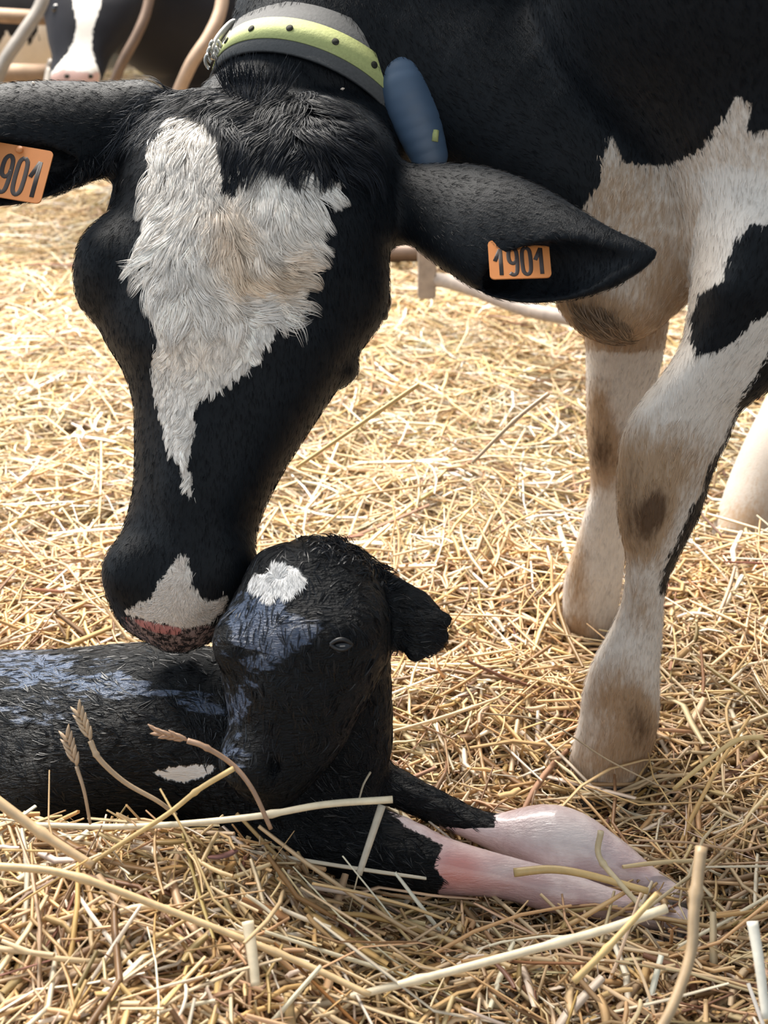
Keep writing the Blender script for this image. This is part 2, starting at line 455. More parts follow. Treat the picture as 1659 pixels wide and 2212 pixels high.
# ---------------------------------------------------------------- floor and straw
xs = np.linspace(-3.2, 3.2, 161); ys = np.concatenate([np.linspace(.3, 2.6, 93), np.linspace(2.65, 9, 50)])
GX, GY = np.meshgrid(xs, ys, indexing='ij')
GV = np.stack([GX, GY, ground(GX, GY)-.012], -1).reshape(-1, 3)
ii, jj = np.meshgrid(np.arange(len(xs)-1), np.arange(len(ys)-1), indexing='ij')
b_ = (ii*len(ys)+jj).ravel()
m, nt, p = mat('trodden_straw')
c = mixc(nt, step(nt, noise(nt, 90, 5, .7, (1, 1.8, 1)), .35, .7), (.045, .026, .012), (.42, .28, .13))
nt.links.new(c, p.inputs['Base Color']); p.inputs['Roughness'].default_value = .9
bump(nt, noise(nt, 130, 4), p, .8, .01)
tag(mesh_obj('floor', GV, np.stack([b_, b_+len(ys), b_+len(ys)+1, b_+1], 1), m), kind='structure')

PAL = np.array([(.74, .54, .29), (.84, .71, .49), (.92, .87, .76), (.55, .38, .20), (.30, .19, .10), (.80, .62, .37), (.68, .54, .37)])
PALW = np.array([.22, .20, .12, .14, .09, .13, .10])
def tubes_mesh(P, R, C, ns=4, flat=None):
    """P (n,m,3) paths, R (n,m) radii, C (n,3) colours -> verts, quads, colours; flat (n,) squashes the section"""
    n, m, _ = P.shape
    T = np.gradient(P, axis=1); T /= np.linalg.norm(T, axis=2, keepdims=True)+1e-9
    up = np.array([0, 0, 1.0]); r = RNG.normal(0, 1, (n, 1, 3))*.35+up
    u = np.cross(T, np.broadcast_to(r, T.shape)); u /= np.linalg.norm(u, axis=2, keepdims=True)+1e-9
    v = np.cross(T, u)
    fl = np.ones(n) if flat is None else flat
    V = np.empty((n, m, ns, 3), np.float32)
    for k in range(ns):
        a = 2*math.pi*k/ns
        V[:, :, k] = P+(u*math.cos(a)+v*math.sin(a)*fl[:, None, None])*R[:, :, None]
    base = (np.arange(n)*m*ns)[:, None, None]; i = np.arange(m-1)[None, :, None]*ns; k = np.arange(ns)[None, None]
    k2 = (k+1) % ns
    Q = np.stack(np.broadcast_arrays(base+i+k, base+i+k2, base+i+ns+k2, base+i+ns+k), -1).reshape(-1, 4)
    Cc = np.repeat(C, m*ns, 0)
    return V.reshape(-1, 3), Q, Cc
straw_mat = attr_material('straw', rough=.42, spec=.4, trans=.22)

def straw_bed(name, n, x0, x1, y0, y1, lmin, lmax, rad, layer, lift, ns=4, mseg=5, label=None, flatp=.35, bias=1.0, tone=(1, 1, 1)):
    x = RNG.uniform(x0, x1, n); y = y0+(y1-y0)*RNG.random(n)**bias
    # keep what a viewer near the photograph's position could see
    g = ground(x, y); pr = proj(np.stack([x, y, g], 1))
    k = (pr[:, 0] > -520) & (pr[:, 0] < 2180) & (pr[:, 1] < 2750)
    x, y, g = x[k], y[k], g[k]; n = len(x)
    L = lmin+(lmax-lmin)*RNG.random(n)**2.2; ph = RNG.uniform(0, 2*math.pi, n)
    dx, dy = np.cos(ph), np.sin(ph)
    off = layer*RNG.random(n)**1.3
    tl = RNG.normal(0, lift, n)
    t = np.linspace(-.5, .5, mseg)
    P = np.empty((n, mseg, 3))
    bend = RNG.normal(0, .07, n)*L; kink = RNG.random(n) < .28
    e0 = ground(x-dx*L/2, y-dy*L/2); e1 = ground(x+dx*L/2, y+dy*L/2)
    for i, s in enumerate(t):
        bb = bend*(1-4*s*s); kk = np.where(kink, np.abs(s)*L*.35, 0)*np.sign(bend)
        P[:, i, 0] = x+dx*L*s-dy*(bb+kk); P[:, i, 1] = y+dy*L*s+dx*(bb+kk)
        P[:, i, 2] = e0*(.5-s)+e1*(.5+s)+off+L*s*np.tan(np.clip(tl, -1.1, 1.1))*.8+bb*.5
        P[:, i, 2] = np.maximum(P[:, i, 2], ground(P[:, i, 0], P[:, i, 1])-.012)
    R = rad*(.42+.95*RNG.random(n)**1.6)
    fl = RNG.random(n) < flatp
    R = np.where(fl, R*RNG.uniform(1.1, 1.7, n), R)
    flat = np.where(fl, .16, .9)
    keep = np.ones(n, bool)
    W = w2cam(P.reshape(-1, 3))
    d = np.full(len(W), 9.0)
    for s in SOLID:
        for q in range(0, len(W), 120000): d[q:q+120000] = np.minimum(d[q:q+120000], s(W[q:q+120000]))
    keep = (d.reshape(n, mseg).min(1) > -.001)
    ctr = P[:, mseg//2]
    P, R, flat = P[keep], R[keep], flat[keep]; n = len(P)
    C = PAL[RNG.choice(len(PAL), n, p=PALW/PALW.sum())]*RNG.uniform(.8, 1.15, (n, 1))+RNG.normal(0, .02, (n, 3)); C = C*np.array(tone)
    # tone browns near straw: soiled straw, and shade by the cow painted in
    taper = np.ones(mseg); taper[0] = .8; taper[-1] = .75
    V, Q, Cc = tubes_mesh(P, R[:, None]*taper[None], np.clip(C, .02, .95), ns, flat)
    o = mesh_obj(name, V, Q, straw_mat, col=Cc)
    return tag(o, label, 'straw', None, 'stuff')
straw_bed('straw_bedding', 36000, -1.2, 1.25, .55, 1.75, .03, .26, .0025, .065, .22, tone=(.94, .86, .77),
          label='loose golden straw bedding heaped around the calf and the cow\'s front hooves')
straw_bed('straw_litter', 36000, -2.2, 2.2, 1.7, 4.2, .04, .30, .0027, .05, .16, ns=3, mseg=4,
          label='sunlit pale straw spread across the barn floor behind the cow\'s head')
straw_bed('distant_straw', 15000, -3.1, 3.1, 4.1, 7.5, .05, .30, .0036, .04, .12, ns=3, mseg=3, bias=1.3,
          label='blurred pale straw on the far floor below the cow\'s left ear')
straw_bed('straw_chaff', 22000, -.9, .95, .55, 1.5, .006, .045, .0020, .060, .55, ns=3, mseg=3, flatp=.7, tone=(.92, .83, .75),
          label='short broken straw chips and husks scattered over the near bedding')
straw_bed('upright_straw', 900, -.7, .8, .58, 1.0, .05, .16, .0024, .03, .6,
          label='straw ends sticking up out of the bank nearest the viewer')

def hit(px, py, fc, z0=.95):
    """first point of a shape on the line from the photograph's viewpoint"""
    o = np.array([0, 0, CH]); d = pw(px, py, 1.0)-o; d /= np.linalg.norm(d); t = z0
    for _ in range(200):
        dd = fc(w2cam((o+d*t)[None]))[0]
        if dd < .0004: break
        t += max(dd*.6, .0004)
    return o+d*t, d

# ---------------------------------------------------------------- mother cow
coat = coat_material('short_black_and_white_coat')
hair_mat = attr_material('long_hair', rough=.42, spec=.35)
black_hair = attr_material('black_hair', rough=.55, spec=.16)
short_hair = attr_material('short_hair', rough=.6, spec=.12)
def cow_attrs(V):
    PX = proj(V); P = w2cam(V)
    dh = np.minimum(np.minimum(mother_head(P), ear_r(P)), ear_l(P)); dn = mother_head(P); db = mother_body(P)
    is_head = dh < db-.004
    dl = leg_near(P); df = leg_far(P)
    near = (dl < .03) & (P[:, 2]*CP-P[:, 1]*SP < 1.45)
    pat = np.full(len(V), -60.0)
    blaze = polyd(PX, BLAZE); muz = polyd(PX, MUZ)
    face = np.maximum(blaze, muz)
    front = P[:, 2] < 1.42
    pat = np.where(is_head, np.where(front, face, -60), pat)
    body = polyd(PX, BODYW)
    body = np.where(V[:, 0] > .02, body, -60)
    body = np.where(PX[:, 1] > 900, 60, body)
    pn = polyd(PX, PATCH); st = polyd(PX, STRIPE)
    body = np.where(near | (V[:, 1] < 1.42), np.minimum(body, -np.maximum(pn, st)), body)
    pat = np.where(is_head, pat, body)
    d = np.zeros(len(V))
    legs = ~is_head
    nr = V[:, 1] < 1.42
    dn_ = .12+.50*blob(PX, 1430, 1010, 115, 95)+.25*blob(PX, 1350, 1560, 90, 130)+1.0*blob(PX, 1412, 1105, 34, 48, 25)+.55*blob(PX, 1400, 1170, 44, 55)+.3*blob(PX, 1350, 1130, 20, 90)+.30*blob(PX, 1360, 1060, 30, 120) \
        + .6*blob(PX, 1385, 1560, 36, 70, -15)+.35*blob(PX, 1330, 1650, 100, 60)+.3*blob(PX, 1310, 1500, 40, 60)+.3*blob(PX, 1385, 1310, 40, 60)
    dn_ = np.where((PX[:, 1] < 915-(PX[:, 0]-1400)*.1) & (PX[:, 1] > 480) & (V[:, 0] > .3), .02, dn_)
    df_ = .06+.95*blob(PX, 1300, 980, 50, 75)+.5*blob(PX, 1290, 870, 28, 60)+.5*blob(PX, 1245, 1230, 30, 120)+.5*blob(PX, 1250, 1380, 60, 45)
    dc_ = .30+.75*blob(PX, 1290, 690, 95, 50, 25)+.25*blob(PX, 1440, 620, 60, 120, 10)+.18*blob(PX, 1330, 420, 120, 100)
    chesty = (PX[:, 1] < 760) & (~near)
    d = np.where(chesty, dc_, np.where(nr, dn_, df_))
    d = np.where(is_head, .18*blob(PX, 500, 480, 60, 130)+.2*blob(PX, 540, 590, 110, 60)+.10, d)
    pk = np.where(is_head & front, np.clip(polyd(PX, NOSE)/26+.5, 0, 1), 0)
    rose = np.where(is_head, np.clip(polyd(PX, [(285, 1335), (330, 1344), (392, 1356), (388, 1374), (340, 1368), (300, 1352)])/10+.5, 0, 1), 0)
    return dict(pat=np.clip(pat, -80, 80), dirt=d, pink=pk, rose=rose), is_head
BLAZE = [(330, 290), (390, 235), (470, 265), (540, 330), (640, 350), (712, 385), (745, 400), (722, 420), (696, 440), (692, 480), (690, 530), (662, 565),
 (665, 600), (635, 640), (648, 662), (600, 705), (565, 760), (540, 800), (500, 820), (440, 860), (415, 890), (418, 940), (405, 990), (414, 1040), (412, 1075),
 (400, 1062), (388, 1000), (360, 960), (350, 900), (335, 850), (328, 800), (340, 740), (335, 690), (320, 640), (302, 560), (318, 500), (318, 440), (322, 380), (318, 320)]
MUZ = [(398, 1192), (411, 1225), (414, 1262), (432, 1292), (462, 1296), (492, 1285), (484, 1318), (455, 1345), (400, 1356), (350, 1346), (290, 1333), (266, 1322),
 (295, 1305), (330, 1292), (343, 1260), (368, 1225)]
NOSE = [(262, 1334), (300, 1336), (350, 1350), (400, 1358), (450, 1350), (470, 1360), (430, 1420), (300, 1400)]
BODYW = [(1318, 290), (1345, 352), (1400, 358), (1460, 352), (1520, 320), (1560, 262), (1592, 205), (1622, 232), (1612, 290), (1680, 282), (2600, 300), (2600, 1000),
 (1000, 1000), (1000, 600), (1200, 520), (1255, 452), (1292, 400), (1302, 340)]
PATCH = [(1622, 488), (1590, 515), (1572, 560), (1560, 605), (1506, 640), (1492, 690), (1492, 730), (1505, 770), (1545, 762), (1590, 738), (1622, 700), (1662, 678), (1800, 640), (1800, 470)]
STRIPE = [(1760, 560), (1700, 700), (1659, 769), (1597, 869), (1568, 948), (1530, 1010), (1513, 1068), (1480, 1128), (1458, 1182), (1432, 1232), (1424, 1280), (1445, 1300),
 (1640, 1100), (1900, 700)]
cow_root = empty('cow', (.45, 1.42, .03), 'large black and white cow bending her head down to lick the wet calf', 'cow')
V, Q = surf(mother, (-.62, .98, -.02), (1.15, 1.82, 1.42), .0055)
A, ish = cow_attrs(V)
cow_body = mesh_obj('body', V, Q, coat, cow_root, attrs=A)
CV, CQ, CA, CH_ = V, Q, A, ish

# hair ribbons -------------------------------------------------------------
def seeds_on(V, Q, mask_v, n):
    mq = mask_v[Q].all(1); q = Q[mq]
    a = np.linalg.norm(np.cross(V[q[:, 1]]-V[q[:, 0]], V[q[:, 3]]-V[q[:, 0]]), axis=1)
    i = RNG.choice(len(q), n, p=a/a.sum()); u = RNG.random((n, 1)); v = RNG.random((n, 1)); qq = q[i]
    return (V[qq[:, 0]]*(1-u)+V[qq[:, 1]]*u)*(1-v)+(V[qq[:, 3]]*(1-u)+V[qq[:, 2]]*u)*v
def field(PX, ctr):
    c = np.array([k[:2] for k in ctr], float); d = np.array([k[2:4] for k in ctr], float)
    d /= np.linalg.norm(d, axis=1)[:, None]
    w = 1/(((PX[:, None]-c[None])**2).sum(2)+400)**1.5
    v = (w[:, :, None]*d[None]).sum(1)/w.sum(1)[:, None]
    return v/(np.linalg.norm(v, axis=1)[:, None]+1e-9)
def hair(name, fc, S, dirf, length, width, lift, colf, parent, seg=6, jitter=.25, fall=.5, m=None, label=None, keep_out=.0008, clump=0, lock=0, tight=.75):
    """strands growing from S along dirf (image-plane hints turned into surface tangents)"""
    n = len(S); nrm = normal(fc, S); p = S+nrm*.0003
    L = length*RNG.uniform(.6, 1.2, n); P = [p]
    ph = RNG.normal(0, jitter, n)
    right = np.array([1.0, 0, 0]); down = -np.array([0, SP, CP])
    if clump:
        ca = np.sin(S[:, 0]*clump+3*np.sin(S[:, 2]*clump*.4))+np.sin(S[:, 2]*clump*.7+S[:, 0]*clump*.5)
        ph = ph+ca*.28
    for s in range(seg):
        d2 = dirf(proj(p)); c, sn = np.cos(ph), np.sin(ph)
        d2 = np.stack([d2[:, 0]*c-d2[:, 1]*sn, d2[:, 0]*sn+d2[:, 1]*c], 1)
        d = d2[:, :1]*right+d2[:, 1:2]*down
        nn = normal(fc, p)
        d = d-nn*(d*nn).sum(1)[:, None]; d /= np.linalg.norm(d, axis=1)[:, None]+1e-9
        li = lift*(1-(s/(seg*fall)))
        d = d+nn*np.clip(li, -.25, 2); d /= np.linalg.norm(d, axis=1)[:, None]
        p = p+d*(L/seg)[:, None]
        dist = fc(w2cam(p)); p = p+nn*np.clip(keep_out-dist, 0, .01)[:, None]
        P.append(p)
    P = np.stack(P, 1); m_ = seg+1
    if lock:      # gather the strands into locks
        ng = max(2, n//lock); G = np.arange(ng); own = np.empty(n, int)
        for q in range(0, n, 2000):
            own[q:q+2000] = ((S[q:q+2000, None]-S[None, G])**2).sum(2).argmin(1)
        tt = np.linspace(0, 1, m_)[None, :, None]
        off = P-P[own]; P = P[own]*(tt**1.2*tight)+P*(1-tt**1.2*tight)
        lockv = RNG.uniform(.72, 1.18, ng)[own]
    else: lockv = np.ones(n)
    T = np.gradient(P, axis=1); w = np.cross(T, nrm[:, None]+RNG.normal(0, .5, (n, 1, 3)))
    w /= np.linalg.norm(w, axis=2, keepdims=True)+1e-9
    prof = np.interp(np.arange(m_), [0, m_*.5, m_-1], [1, .9, .12])
    W = w*(prof[None]*width*RNG.uniform(.7, 1.3, (n, 1)))[:, :, None]
    VV = np.stack([P-W, P+W], 2).reshape(-1, 3)
    b = (np.arange(n)*m_*2)[:, None]+np.arange(m_-1)[None]*2
    QQ = np.stack([b, b+1, b+3, b+2], -1).reshape(-1, 4)
    C = colf(proj(S), n)*lockv[:, None]; C = np.repeat(np.clip(C, .004, 1), m_*2, 0)
    o = mesh_obj(name, VV, QQ, m or hair_mat, parent, col=C)
    if label: o['label'] = label
    return o
PXV = proj(CV); frontv = ish_front = CH_ & (w2cam(CV)[:, 2] < 1.42)
BF = [(330, 300, -.3, 1), (420, 300, -.1, 1), (400, 400, -.12, 1), (330, 430, -.3, 1), (320, 520, -1, .6), (345, 480, -.8, .7), (330, 580, -1, .9), (400, 560, -.3, 1),
 (360, 620, -.4, 1), (420, 610, .5, 1), (470, 640, 1, .75), (530, 665, 1, .35), (600, 660, 1, -.15), (640, 640, 1, -.5), (460, 500, .15, 1), (480, 580, .3, 1),
 (540, 430, -.1, 1), (560, 560, .2, 1), (620, 480, .15, 1), (680, 500, .8, .8), (680, 440, .6, .9), (650, 580, 1, .3), (690, 540, 1, .25), (600, 600, .8, .7),
 (430, 720, -.05, 1), (520, 730, .1, 1), (600, 700, .6, 1), (350, 720, -.25, 1), (345, 800, -.7, 1), (345, 870, -.7, 1), (420, 830, -.2, 1), (500, 800, 0, 1),
 (370, 930, -.5, 1), (400, 1000, -.25, 1), (390, 900, -.4, 1)]
bd = polyd(PXV, BLAZE); blaze_f = lambda PX: field(PX, BF)
def white_cols(PX, n):
    base = np.array([.88, .82, .75]); C = base*RNG.uniform(.74, 1.1, (n, 1))
    st = (.55*blob(PX, 500, 500, 50, 120)+.55*blob(PX, 560, 600, 90, 45)+.25*blob(PX, 420, 760, 90, 70)+.3*blob(PX, 630, 560, 60, 90))[:, None]
    C = C*(1-st)+C*np.array([.84, .60, .36])*st
    return C
S = seeds_on(CV, CQ, frontv & (bd > 2) & (PXV[:, 1] > 235) & (PXV[:, 1] < 700), 15000)
hair('forehead_hair', mother, S, blaze_f, .036, .00034, .55, white_cols, cow_root, seg=8, jitter=.22, clump=120, lock=38, label='long curly cream white hair on the forehead')
S = seeds_on(CV, CQ, frontv & (bd > 0) & (PXV[:, 1] >= 640), 14000)
hair('blaze_hair', mother, S, blaze_f, .014, .00028, .35, white_cols, cow_root, seg=5, jitter=.16, clump=160, lock=26, label='shorter cream white hair of the blaze')
md = polyd(PXV, MUZ)
S = seeds_on(CV, CQ, frontv & (md > 0), 5000)
hair('muzzle_hair', mother, S, lambda PX: field(PX, [(400, 1200, -.1, -1), (350, 1260, -.8, .3), (300, 1315, -1, .1), (400, 1280, -.2, .8), (470, 1310, 1, -.3), (430, 1340, .4, .6)]),
     .006, .00025, .4, lambda PX, n: np.array([.70, .62, .55])*RNG.uniform(.8, 1.1, (n, 1)), cow_root, seg=3, label='short white hair above the nose')
def black_cols(PX, n): return np.array([.008, .0095, .013])*RNG.uniform(.4, 2.2, (n, 1))
FL = [(470, 215, -.7, .8), (520, 260, -.5, 1), (560, 330, -.6, 1), (620, 260, -.2, 1), (620, 330, -.5, 1), (700, 300, .7, .8), (760, 360, .9, .9), (700, 360, .6, 1),
 (500, 330, -.1, 1), (485, 400, 0, 1), (400, 220, -.8, .7), (350, 240, -1, .8), (580, 380, -.3, 1), (560, 200, -.2, .8), (740, 300, .9, .7)]
lock = [(440, 190), (520, 170), (660, 190), (760, 280), (790, 360), (700, 372), (600, 345), (520, 315), (440, 240)]
S = seeds_on(CV, CQ, frontv & (polyd(PXV, lock) > 0), 6500)
hair('forelock', mother, S, lambda PX: field(PX, FL), .052, .00033, .55, black_cols, cow_root, seg=8, jitter=.25, clump=110, lock=45, label='long black forelock falling over the forehead', m=black_hair)
S = seeds_on(CV, CQ, CH_ & (polyd(PXV, [(470, 150), (600, 170), (620, 240), (540, 260), (480, 220)]) > 0) , 700)
hair('poll_tuft', mother, S, lambda PX: field(PX, [(540, 200, 0, -1), (500, 200, -.2, -1), (600, 200, .5, -1)]), .042, .0004, 1.2, black_cols, cow_root, seg=7, jitter=.25, fall=1.5, m=black_hair)
S = seeds_on(CV, CQ, CH_ & (polyd(PXV, [(300, 200), (430, 180), (440, 260), (330, 310), (240, 330), (235, 300)]) > 0), 2600)
hair('temple_hair', mother, S, lambda PX: field(PX, [(260, 310, -.7, 1), (330, 260, -.9, .8), (400, 230, -.6, 1), (300, 230, -.6, .3)]), .034, .0003, .5, 
     lambda PX, n: np.array([.015, .017, .021])*RNG.uniform(.5, 3, (n, 1)), cow_root, seg=7, jitter=.25, clump=120, m=black_hair)
S = seeds_on(CV, CQ, CH_ & (polyd(PXV, [(100, 380), (230, 320), (260, 380), (240, 430), (200, 370), (120, 430)]) > -10), 1500)
hair('ear_hair', mother, S, lambda PX: field(PX, [(150, 380, .5, 1), (235, 390, .1, 1)]), .016, .00028, .5, black_cols, cow_root, seg=4)
S = seeds_on(CV, CQ, CH_ & (polyd(PXV, [(478, 268), (545, 262), (560, 330), (520, 400), (482, 390)]) > 0), 1500)
hair('forelock', mother, S, lambda PX: field(PX, [(500, 300, .0, 1), (495, 400, -.05, 1), (480, 480, .1, 1)]), .046, .0003, .5, black_cols, cow_root, seg=8, jitter=.12, lock=60, tight=.85, m=black_hair)
S = seeds_on(CV, CQ, (~CH_) & (CV[:, 1] < 1.5) & (polyd(PXV, [(1215, 640), (1300, 655), (1370, 700), (1350, 745), (1290, 735), (1235, 700)]) > 0), 1100)
hair('brisket_hair', mother, S, lambda PX: field(PX, [(1300, 680, .3, 1), (1240, 680, .6, .8)]), .024, .0003, .35, lambda PX, n: np.array([.25, .17, .11])*RNG.uniform(.3, 1.5, (n, 1)), cow_root, seg=5, lock=20, label='dirty brown brisket hair')
# short coat hair that softens the edges
S = seeds_on(CV, CQ, (PXV[:, 0] > -60) & (PXV[:, 0] < 1720) & (PXV[:, 1] > -60), 105000)
keep = ((normal(mother, S)*(np.array([0, 0, CH])-S)).sum(1) > -.35)
S = S[keep]
def coat_cols(PX, n):
    a, ih = cow_attrs(S)
    w = a['pat']+RNG.normal(0, 5, n) > 0
    dirt = np.clip((a['dirt']-.12)/.5, 0, 1)[:, None]; dk = np.clip((a['dirt']-.6)/.5, 0, 1)[:, None]
    c = np.array([.62, .57, .52])*(1-dirt)+np.array([.42, .27, .15])*dirt; c = c*(1-dk)+np.array([.12, .065, .033])*dk
    c = np.where((a['pink'] > .4)[:, None], np.array([.4, .15, .14]), c)
    return np.where(w[:, None], c, np.array([.004, .0045, .006]))*RNG.uniform(.75, 1.25, (n, 1))
hair('coat', mother, S, lambda PX: field(PX, [(500, 700, .05, 1), (300, 700, -.2, 1), (700, 700, .2, 1), (1100, 450, 1, .3), (100, 280, -1, .2), (1400, 1200, -.05, 1), (1350, 500, -.3, 1), (1560, 700, -.3, 1)]),
     .0080, .00025, .30, coat_cols, cow_root, seg=2, jitter=.2, m=short_hair)

# eyes, hooves, ear tags ----------------------------------------------------
def gloss(name, col, r=.08):
    m, nt, p = mat(name); p.inputs['Base Color'].default_value = col+(1,); p.inputs['Roughness'].default_value = r
    p.inputs['Coat Weight'].default_value = .5
    return m
eye_m = gloss('wet_eye', (.006, .005, .006)); 
lid_m = plain('dark_eyelid_skin', (.010, .010, .011), .4)
def ball(name, c, r, m, parent, sc=(1, 1, 1), seg=20):
    V = []; Fs = []
    for i in range(seg+1):
        th = math.pi*i/seg
        for j in range(seg*2):
            a = math.pi*j/seg; V.append((c[0]+r*sc[0]*math.sin(th)*math.cos(a), c[1]+r*sc[1]*math.sin(th)*math.sin(a), c[2]+r*sc[2]*math.cos(th)))
    k = seg*2
    Fs = [(i*k+j, i*k+(j+1) % k, (i+1)*k+(j+1) % k, (i+1)*k+j) for i in range(seg) for j in range(k)]
    return poly_obj(name, V, Fs, m, parent)
for sx, ey, ez in ((1, 652, 1.385), (-1, 632, 1.385)):
    e_ = pw(500, ey, ez); o_ = np.array([e_[0]+sx*.30, e_[1], e_[2]]); t_ = 0
    for _ in range(200):
        dd = mother_head(w2cam((o_-np.array([sx*t_, 0, 0]))[None]))[0]
        if dd < .0005: break
        t_ += max(dd*.5, .0005)
    c_ = o_-np.array([sx*(t_+.009), 0, 0]); ball('eye', c_, .018, eye_m, cow_root, (.8, 1, 1))
    Vh, Qh = tube([c_+np.array([sx*.006, .021*math.cos(a), .017*math.sin(a)]) for a in np.linspace(0, 2*math.pi, 25)], .004, 8, caps=False)
    poly_obj('eyelid', Vh, Qh, lid_m, cow_root)
hoof_m = plain('dark_hoof', (.05, .04, .033), .6)
def hoof(x, y, z, rot, parent, s=1.0):
    for sd in (-1, 1):
        V = []; n = 14
        for lv, (zz, k) in enumerate([(0, 1.0), (.03, .94), (.065, .80)]):
            for j in range(n):
                a = 2*math.pi*j/n
                px_ = math.cos(a)*.050*k+(.012 if math.cos(a) > 0 else 0)*(1-lv*.4); py_ = math.sin(a)*.026*k
                X = px_*s-.01*lv; Y = (py_+sd*.028)*s
                c_, s_ = math.cos(rot), math.sin(rot)
                V.append((x+X*c_-Y*s_, y+X*s_+Y*c_, z+zz*s))
        Fs = [(l*n+j, l*n+(j+1) % n, (l+1)*n+(j+1) % n, (l+1)*n+j) for l in range(2) for j in range(n)]
        Fs += [tuple(range(n))[::-1], tuple(range(2*n, 3*n))]
        me = bpy.data.meshes.new('hoof'); me.from_pydata(V, [], Fs); me.materials.append(hoof_m)
        for p in me.polygons: p.use_smooth = True
        o = bpy.data.objects.new('hoof', me); COL.objects.link(o); o.parent = parent; o.matrix_parent_inverse = parent.matrix_world.inverted()
w_ = pw(1322, 1690, zy(1690, 1.25)); hoof(w_[0]-.02, 1.25, w_[2]-.045, math.pi, cow_root)
w_ = pw(1272, 1400, zy(1400, 1.577)); hoof(w_[0]-.02, 1.577, w_[2]-.045, math.pi, cow_root)

tag_m = plain('orange_tag_plastic', (.56, .20, .055), .45, scale=60, var=.12)
ink_m = plain('black_ink', (.03, .02, .018), .6)
DIG = {'1': [[(-.42, .52), (.12, .96), (.12, 0)]],
 '9': [[(.36, .62), (.30, .50), (0, .42), (-.30, .50), (-.38, .70), (-.30, .90), (0, 1.0), (.30, .90), (.38, .70), (.38, .35), (.28, .08), (0, 0), (-.34, .07)]],
 '0': [[(0, 1), (.30, .90), (.38, .65), (.38, .35), (.30, .10), (0, 0), (-.30, .10), (-.38, .35), (-.38, .65), (-.30, .90), (0, 1)]]}
def text_mesh(name, s, h, m, M, parent, w):
    VV = []; FF = []; step_ = w/len(s)
    for i, ch in enumerate(s):
        for st in DIG[ch]:
            pts = np.array([((i-len(s)/2+.5)*step_+x*step_*.82, (y-.5)*h, 0) for x, y in st])
            if ch != '1': pts = catmull(pts, 3)
            else: pts = np.array([pts[0], pts[1]*.5+pts[0]*.5, pts[1]-[0, .0001, 0], pts[1], pts[1]*.5+pts[2]*.5, pts[2]])
            Vt, Qt = tube(pts, step_*.155, 8)
            FF += [tuple(k+len(VV) for k in f) for f in Qt]; VV += [M @ Vector((v[0], v[1], v[2]*.12)) for v in Vt]
    return poly_obj(name, VV, FF, m, parent)
def frame_mat(o, xa, ya):
    xa = Vector(xa).normalized(); za = xa.cross(Vector(ya)).normalized(); ya = za.cross(xa)
    M = Matrix.Identity(4)
    for i in range(3): M[i][0], M[i][1], M[i][2], M[i][3] = xa[i], ya[i], za[i], o[i]
    return M
def rounded_plate(w, h, r, t, n=6):
    pts = []
    for cx, cy, a0 in ((w/2-r, h/2-r, 0), (-w/2+r, h/2-r, 90), (-w/2+r, -h/2+r, 180), (w/2-r, -h/2+r, 270)):
        for i in range(n+1):
            a = math.radians(a0+90*i/n); pts.append((cx+r*math.cos(a), cy+r*math.sin(a)))
    k = len(pts)
    V = [(x, y, -t/2) for x, y in pts]+[(x, y, t/2) for x, y in pts]
    Fs = [tuple(range(k))[::-1], tuple(range(k, 2*k))]+[(i, (i+1) % k, k+(i+1) % k, k+i) for i in range(k)]
    return V, Fs
def ear_tag(c, xa, ya, w, h, lab):
    M = frame_mat(c, xa, ya); V, Fs = rounded_plate(w, h, .005, .0018)
    V = [M @ Vector(v) for v in V]
    o = poly_obj('ear_tag', V, Fs, tag_m, cow_root, smooth=False); o['label'] = lab
    text_mesh('tag_number', '1901', h*.70, ink_m, M @ Matrix.Translation((0, -h*.06, .0010)), o, w*.88)
    # stud that pins the tag
    Vb, Qb = tube([M @ Vector((0, h*.42, 0)), M @ Vector((0, h*.42, .003))], .004, 12)
    poly_obj('stud', Vb, Qb, tag_m, o)
z1 = 1.252
a_, b_2, c_2 = pw(1057, 566, z1), pw(1187, 562, z1), pw(1122, 518, z1+.012)
ear_tag(pw(1122, 560, z1), b_2-a_, c_2-pw(1122, 610, z1-.006), 132*z1/F, 96*z1/F, 'orange plastic ear tag printed 1901 in the right-hand ear')
z2 = 1.270
ear_tag(pw(30, 372, z2), pw(100, 384, z2)-pw(-30, 362, z2), pw(40, 300, z2+.014)-pw(26, 440, z2-.006), 146*z2/F, 128*z2/F, 'orange plastic ear tag printed 1901 in the left-hand ear')

# ---------------------------------------------------------------- collar
def ring_strap(C, A, rx, ry, rr, w0, w1, t, th0, th1, n=72, roll=0):
    """band around the axis A; offsets w0..w1 along it"""
    A = A/np.linalg.norm(A); u = np.cross(A, [0, 0, 1.0]); u /= np.linalg.norm(u); v = np.cross(u, A)
    if v[2] < 0: v = -v
    V = []; th = np.linspace(th0, th1, n)
    for a in th:
        a2 = a+roll
        d = u*math.cos(a2)*rx+v*math.sin(a2)*ry; nn = d/np.linalg.norm(d)
        for w, tt in ((w0, 0), (w1, 0), (w1, t), (w0, t)):
            V.append(C+d+nn*(rr+tt)+A*w)
    Fs = [(i*4+j, i*4+(j+1) % 4, (i+1)*4+(j+1) % 4, (i+1)*4+j) for i in range(n-1) for j in range(4)]
    Fs += [(0, 1, 2, 3), tuple((n-1)*4+j for j in (3, 2, 1, 0))]
    return V, Fs, (u, v)
nC = w2cam(pw(650, 215, 1.475))
Ac = pc(735, 25, 1.51)-pc(640, 245, 1.465); Aw = cam2w(Ac)-cam2w(np.zeros(3))
CW = pw(681, 214, 1.478)
Rn = 203*1.478/F; RX = 214*1.478/F
strap_m = plain('grey_webbing', (.085, .085, .085), .85, scale=300, var=.35, b=.3)
